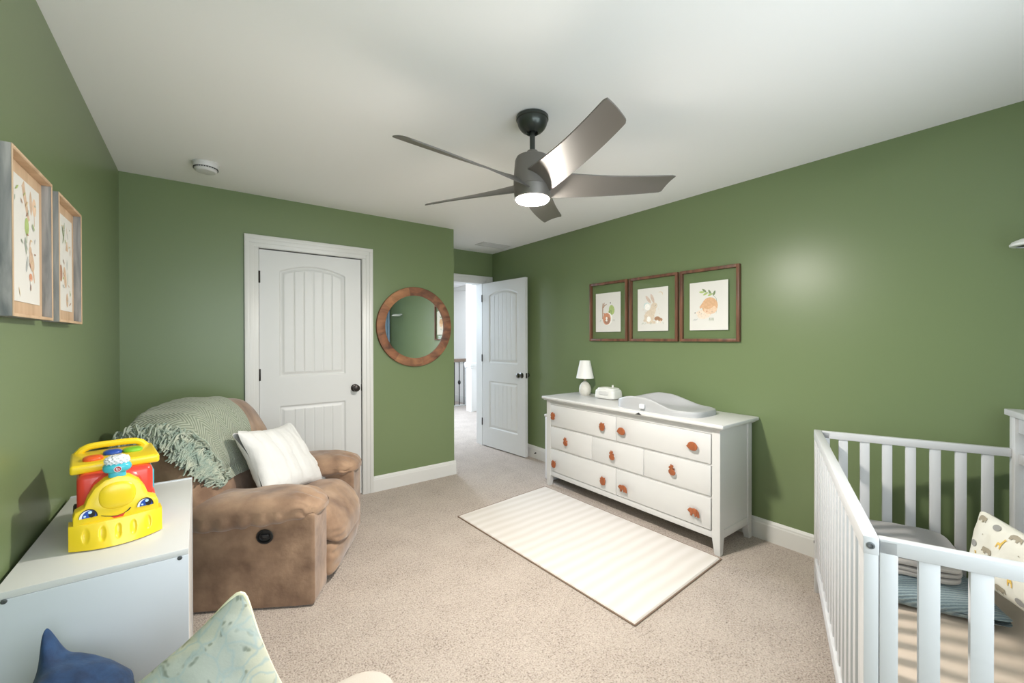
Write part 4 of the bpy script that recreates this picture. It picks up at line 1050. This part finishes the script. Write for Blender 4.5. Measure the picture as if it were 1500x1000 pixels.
def folded(name, z0, lays, th, u0, u1, v0, v1, m, label, seed):
    t = thing(name, C3((u0+u1)/2, (v0+v1)/2, z0), CA, label, 'blanket', 'folded blankets in the crib')
    hu, hv = (u1-u0)/2, (v1-v0)/2; b = MB()
    for i in range(lays):
        zc = th*(i+.5)
        def fn(v, q, i=i):
            v = Vector(v)
            v.z += .006*noise.noise(Vector((v.x*5+seed, v.y*5, i)))-.03*max(0, abs(v.y)/hv-.6)**1.5*(z0-.25)*2+.006*noise.noise(Vector((v.x*2, v.y*12, i*2.0+seed)))
            v.x += .008*noise.noise(Vector((v.y*8, i*3.1, seed))); return v
        b.soft((0, 0, zc), (hu-.006*(i % 2), hv-.005*((i+1) % 2), th*.54), 22, 5, fn)
    b.build('folds', m, t); return t
folded('folded_blanket', .352, 3, .022, 1.00, 1.37, .08, .475, GB2, 'lower folded taupe blanket lying on the blue-grey pillow in the crib', 1)
folded('folded_blanket', .419, 2, .016, 1.02, 1.375, .07, .48, GB, 'upper folded grey blanket, topmost in the crib stack', 6)
# animal print pillow
c5 = [C3(1.13, .495, .375), C3(.84, .635, .335), C3(.74, .665, .62), C3(1.20, .56, .63)]
f5, n5 = pillow_surf(c5, .11, .05, wr_amp=.006, seed=20)
b = MB(); pillow_mesh(b, f5)
def ele(cx, cy, s, fl=1):
    P = [(-3, -2), (-3.2, .5), (-2.6, 1.8), (-1, 2.4), (1, 2.3), (2, 2.0), (3, 2.2), (3.8, 1.4), (4, 0), (4.4, -1.2), (3.8, -1.4), (3.2, -.2), (2.4, -.4), (2.2, -2), (1.2, -2), (1, -.8), (-1, -.8), (-1.2, -2)]
    return [(cx+fl*x*s, cy+y*s) for x, y in P]
def gir(cx, cy, s, fl=1):
    P = [(-2, -3), (-1.6, 0), (-1, 1.2), (.6, 1.2), (2.0, 4.5), (2.2, 5.4), (3.6, 5), (3.5, 4.4), (2.8, 4.2), (1.7, .4), (1.3, -3), (.7, -3), (.6, -.6), (-1, -.6), (-1.4, -3)]
    return [(cx+fl*x*s, cy+y*s) for x, y in P]
MOT = [mat('cream_cotton', (232, 229, 216), .85, bump=(250, .15, .001)), mat('print_grey', (158, 156, 152), .85), mat('print_yellow', (230, 192, 96), .85), mat('print_tan', (168, 158, 138), .85)]
r = random.Random(3)
vdir = n5.dot(Vector((0, 0, 1.355))-C3(.9, .55, .5)); sdv = 1 if vdir > 0 else -1
k = 0
for j in range(5):
    for i in range(5):
        cx, cy = .11+.20*i+(.10 if j % 2 else 0), .11+.195*j
        if cx > .93: continue
        k += 1; kind = (i*2+j) % 4; s = .0165; fl_ = -1 if (i+j) % 2 else 1
        if kind == 0: P, mi = ele(cx, cy, s, fl_), 3
        elif kind == 1: P, mi = gir(cx, cy, s*.95, fl_), 2
        elif kind == 2: P, mi = [(x, y) for x, y in ell(cx, cy, .045, .036)], 1
        else: P, mi = ell(cx, cy, .007, .006, n=8), 3
        P = [(cx+(x-cx)*.95, cy+(y-cy)*1.35) for x, y in P]
        P = [(min(.97, max(.03, x)), min(.97, max(.03, y))) for x, y in P]
        cpt = (sum(x for x, _ in P)/len(P), sum(y for _, y in P)/len(P))
        V = [f5(x, y, sdv)+n5*sdv*.0025 for x, y in P]
        # triangulate finely around the centroid of convex-ish rings
        t = bmesh.new(); fc = t.faces.new([t.verts.new(q) for q in V]); bmesh.ops.triangulate(t, faces=[fc]); t.loops.layers.uv.new('UVMap')
        b._add(t, mi)
tag(b.build('animal_print_pillow', MOT, ang=80, fixn=False), 'cream pillow with grey elephants and yellow giraffes leaning at the crib back', 'pillow')

# ------------------------------------------------------------------ lights
def area(name, loc, rot, sx, sy, power, col, spread=180):
    l = bpy.data.lights.new(name, 'AREA'); l.shape = 'RECTANGLE'; l.size = sx; l.size_y = sy; l.energy = power; l.color = col; l.spread = R(spread)
    o = bpy.data.objects.new(name, l); COL.objects.link(o); o.location = loc; o.rotation_euler = rot; return o
area('window_daylight', ((wx0+wx1)/2, YR-.14, (wz0+wz1)/2), (R(90), 0, 0), wx1-wx0, wz1-wz0, 33, (.86, .93, 1.0))
area('hall_daylight', (3.2, 6.6, HC-.03), (0, 0, 0), 1.6, 2.6, 10, (.88, .94, 1.0))
area('hall_window_daylight', (2.50, 7.4, 1.8), (R(-76), 0, 0), .9, 1.0, 100, (.68, .82, 1.0))
W_ = bpy.data.worlds.new('sky'); sc.world = W_; W_.use_nodes = True
W_.node_tree.nodes['Background'].inputs[0].default_value = (.72, .84, 1.0, 1); W_.node_tree.nodes['Background'].inputs[1].default_value = 1.2

# ------------------------------------------------------------------ camera
cam = bpy.data.cameras.new('camera'); co = bpy.data.objects.new('camera', cam); COL.objects.link(co)
yaw, pit, rol = R(-36.8165), R(-.292), R(-.1199)
F = Vector((-math.sin(yaw), math.cos(yaw), 0)); Rv = Vector((math.cos(yaw), math.sin(yaw), 0)); U = Vector((0, 0, 1))
F2 = F*math.cos(pit)+U*math.sin(pit); U2 = -F*math.sin(pit)+U*math.cos(pit)
R3 = Rv*math.cos(rol)+U2*math.sin(rol); U3 = -Rv*math.sin(rol)+U2*math.cos(rol)
m = Matrix((R3, U3, -F2)).transposed().to_4x4(); m.translation = Vector((0, 0, 1.355)); co.matrix_world = m
cam.sensor_width = 36; cam.lens = 611.134/1500*36; cam.shift_y = -1.7/1500; cam.clip_start = .02
sc.camera = co
vs = sc.view_settings; vs.view_transform = 'Standard'; vs.look = 'None'; vs.gamma = 1; vs.use_curve_mapping = False; vs.exposure = 0.57
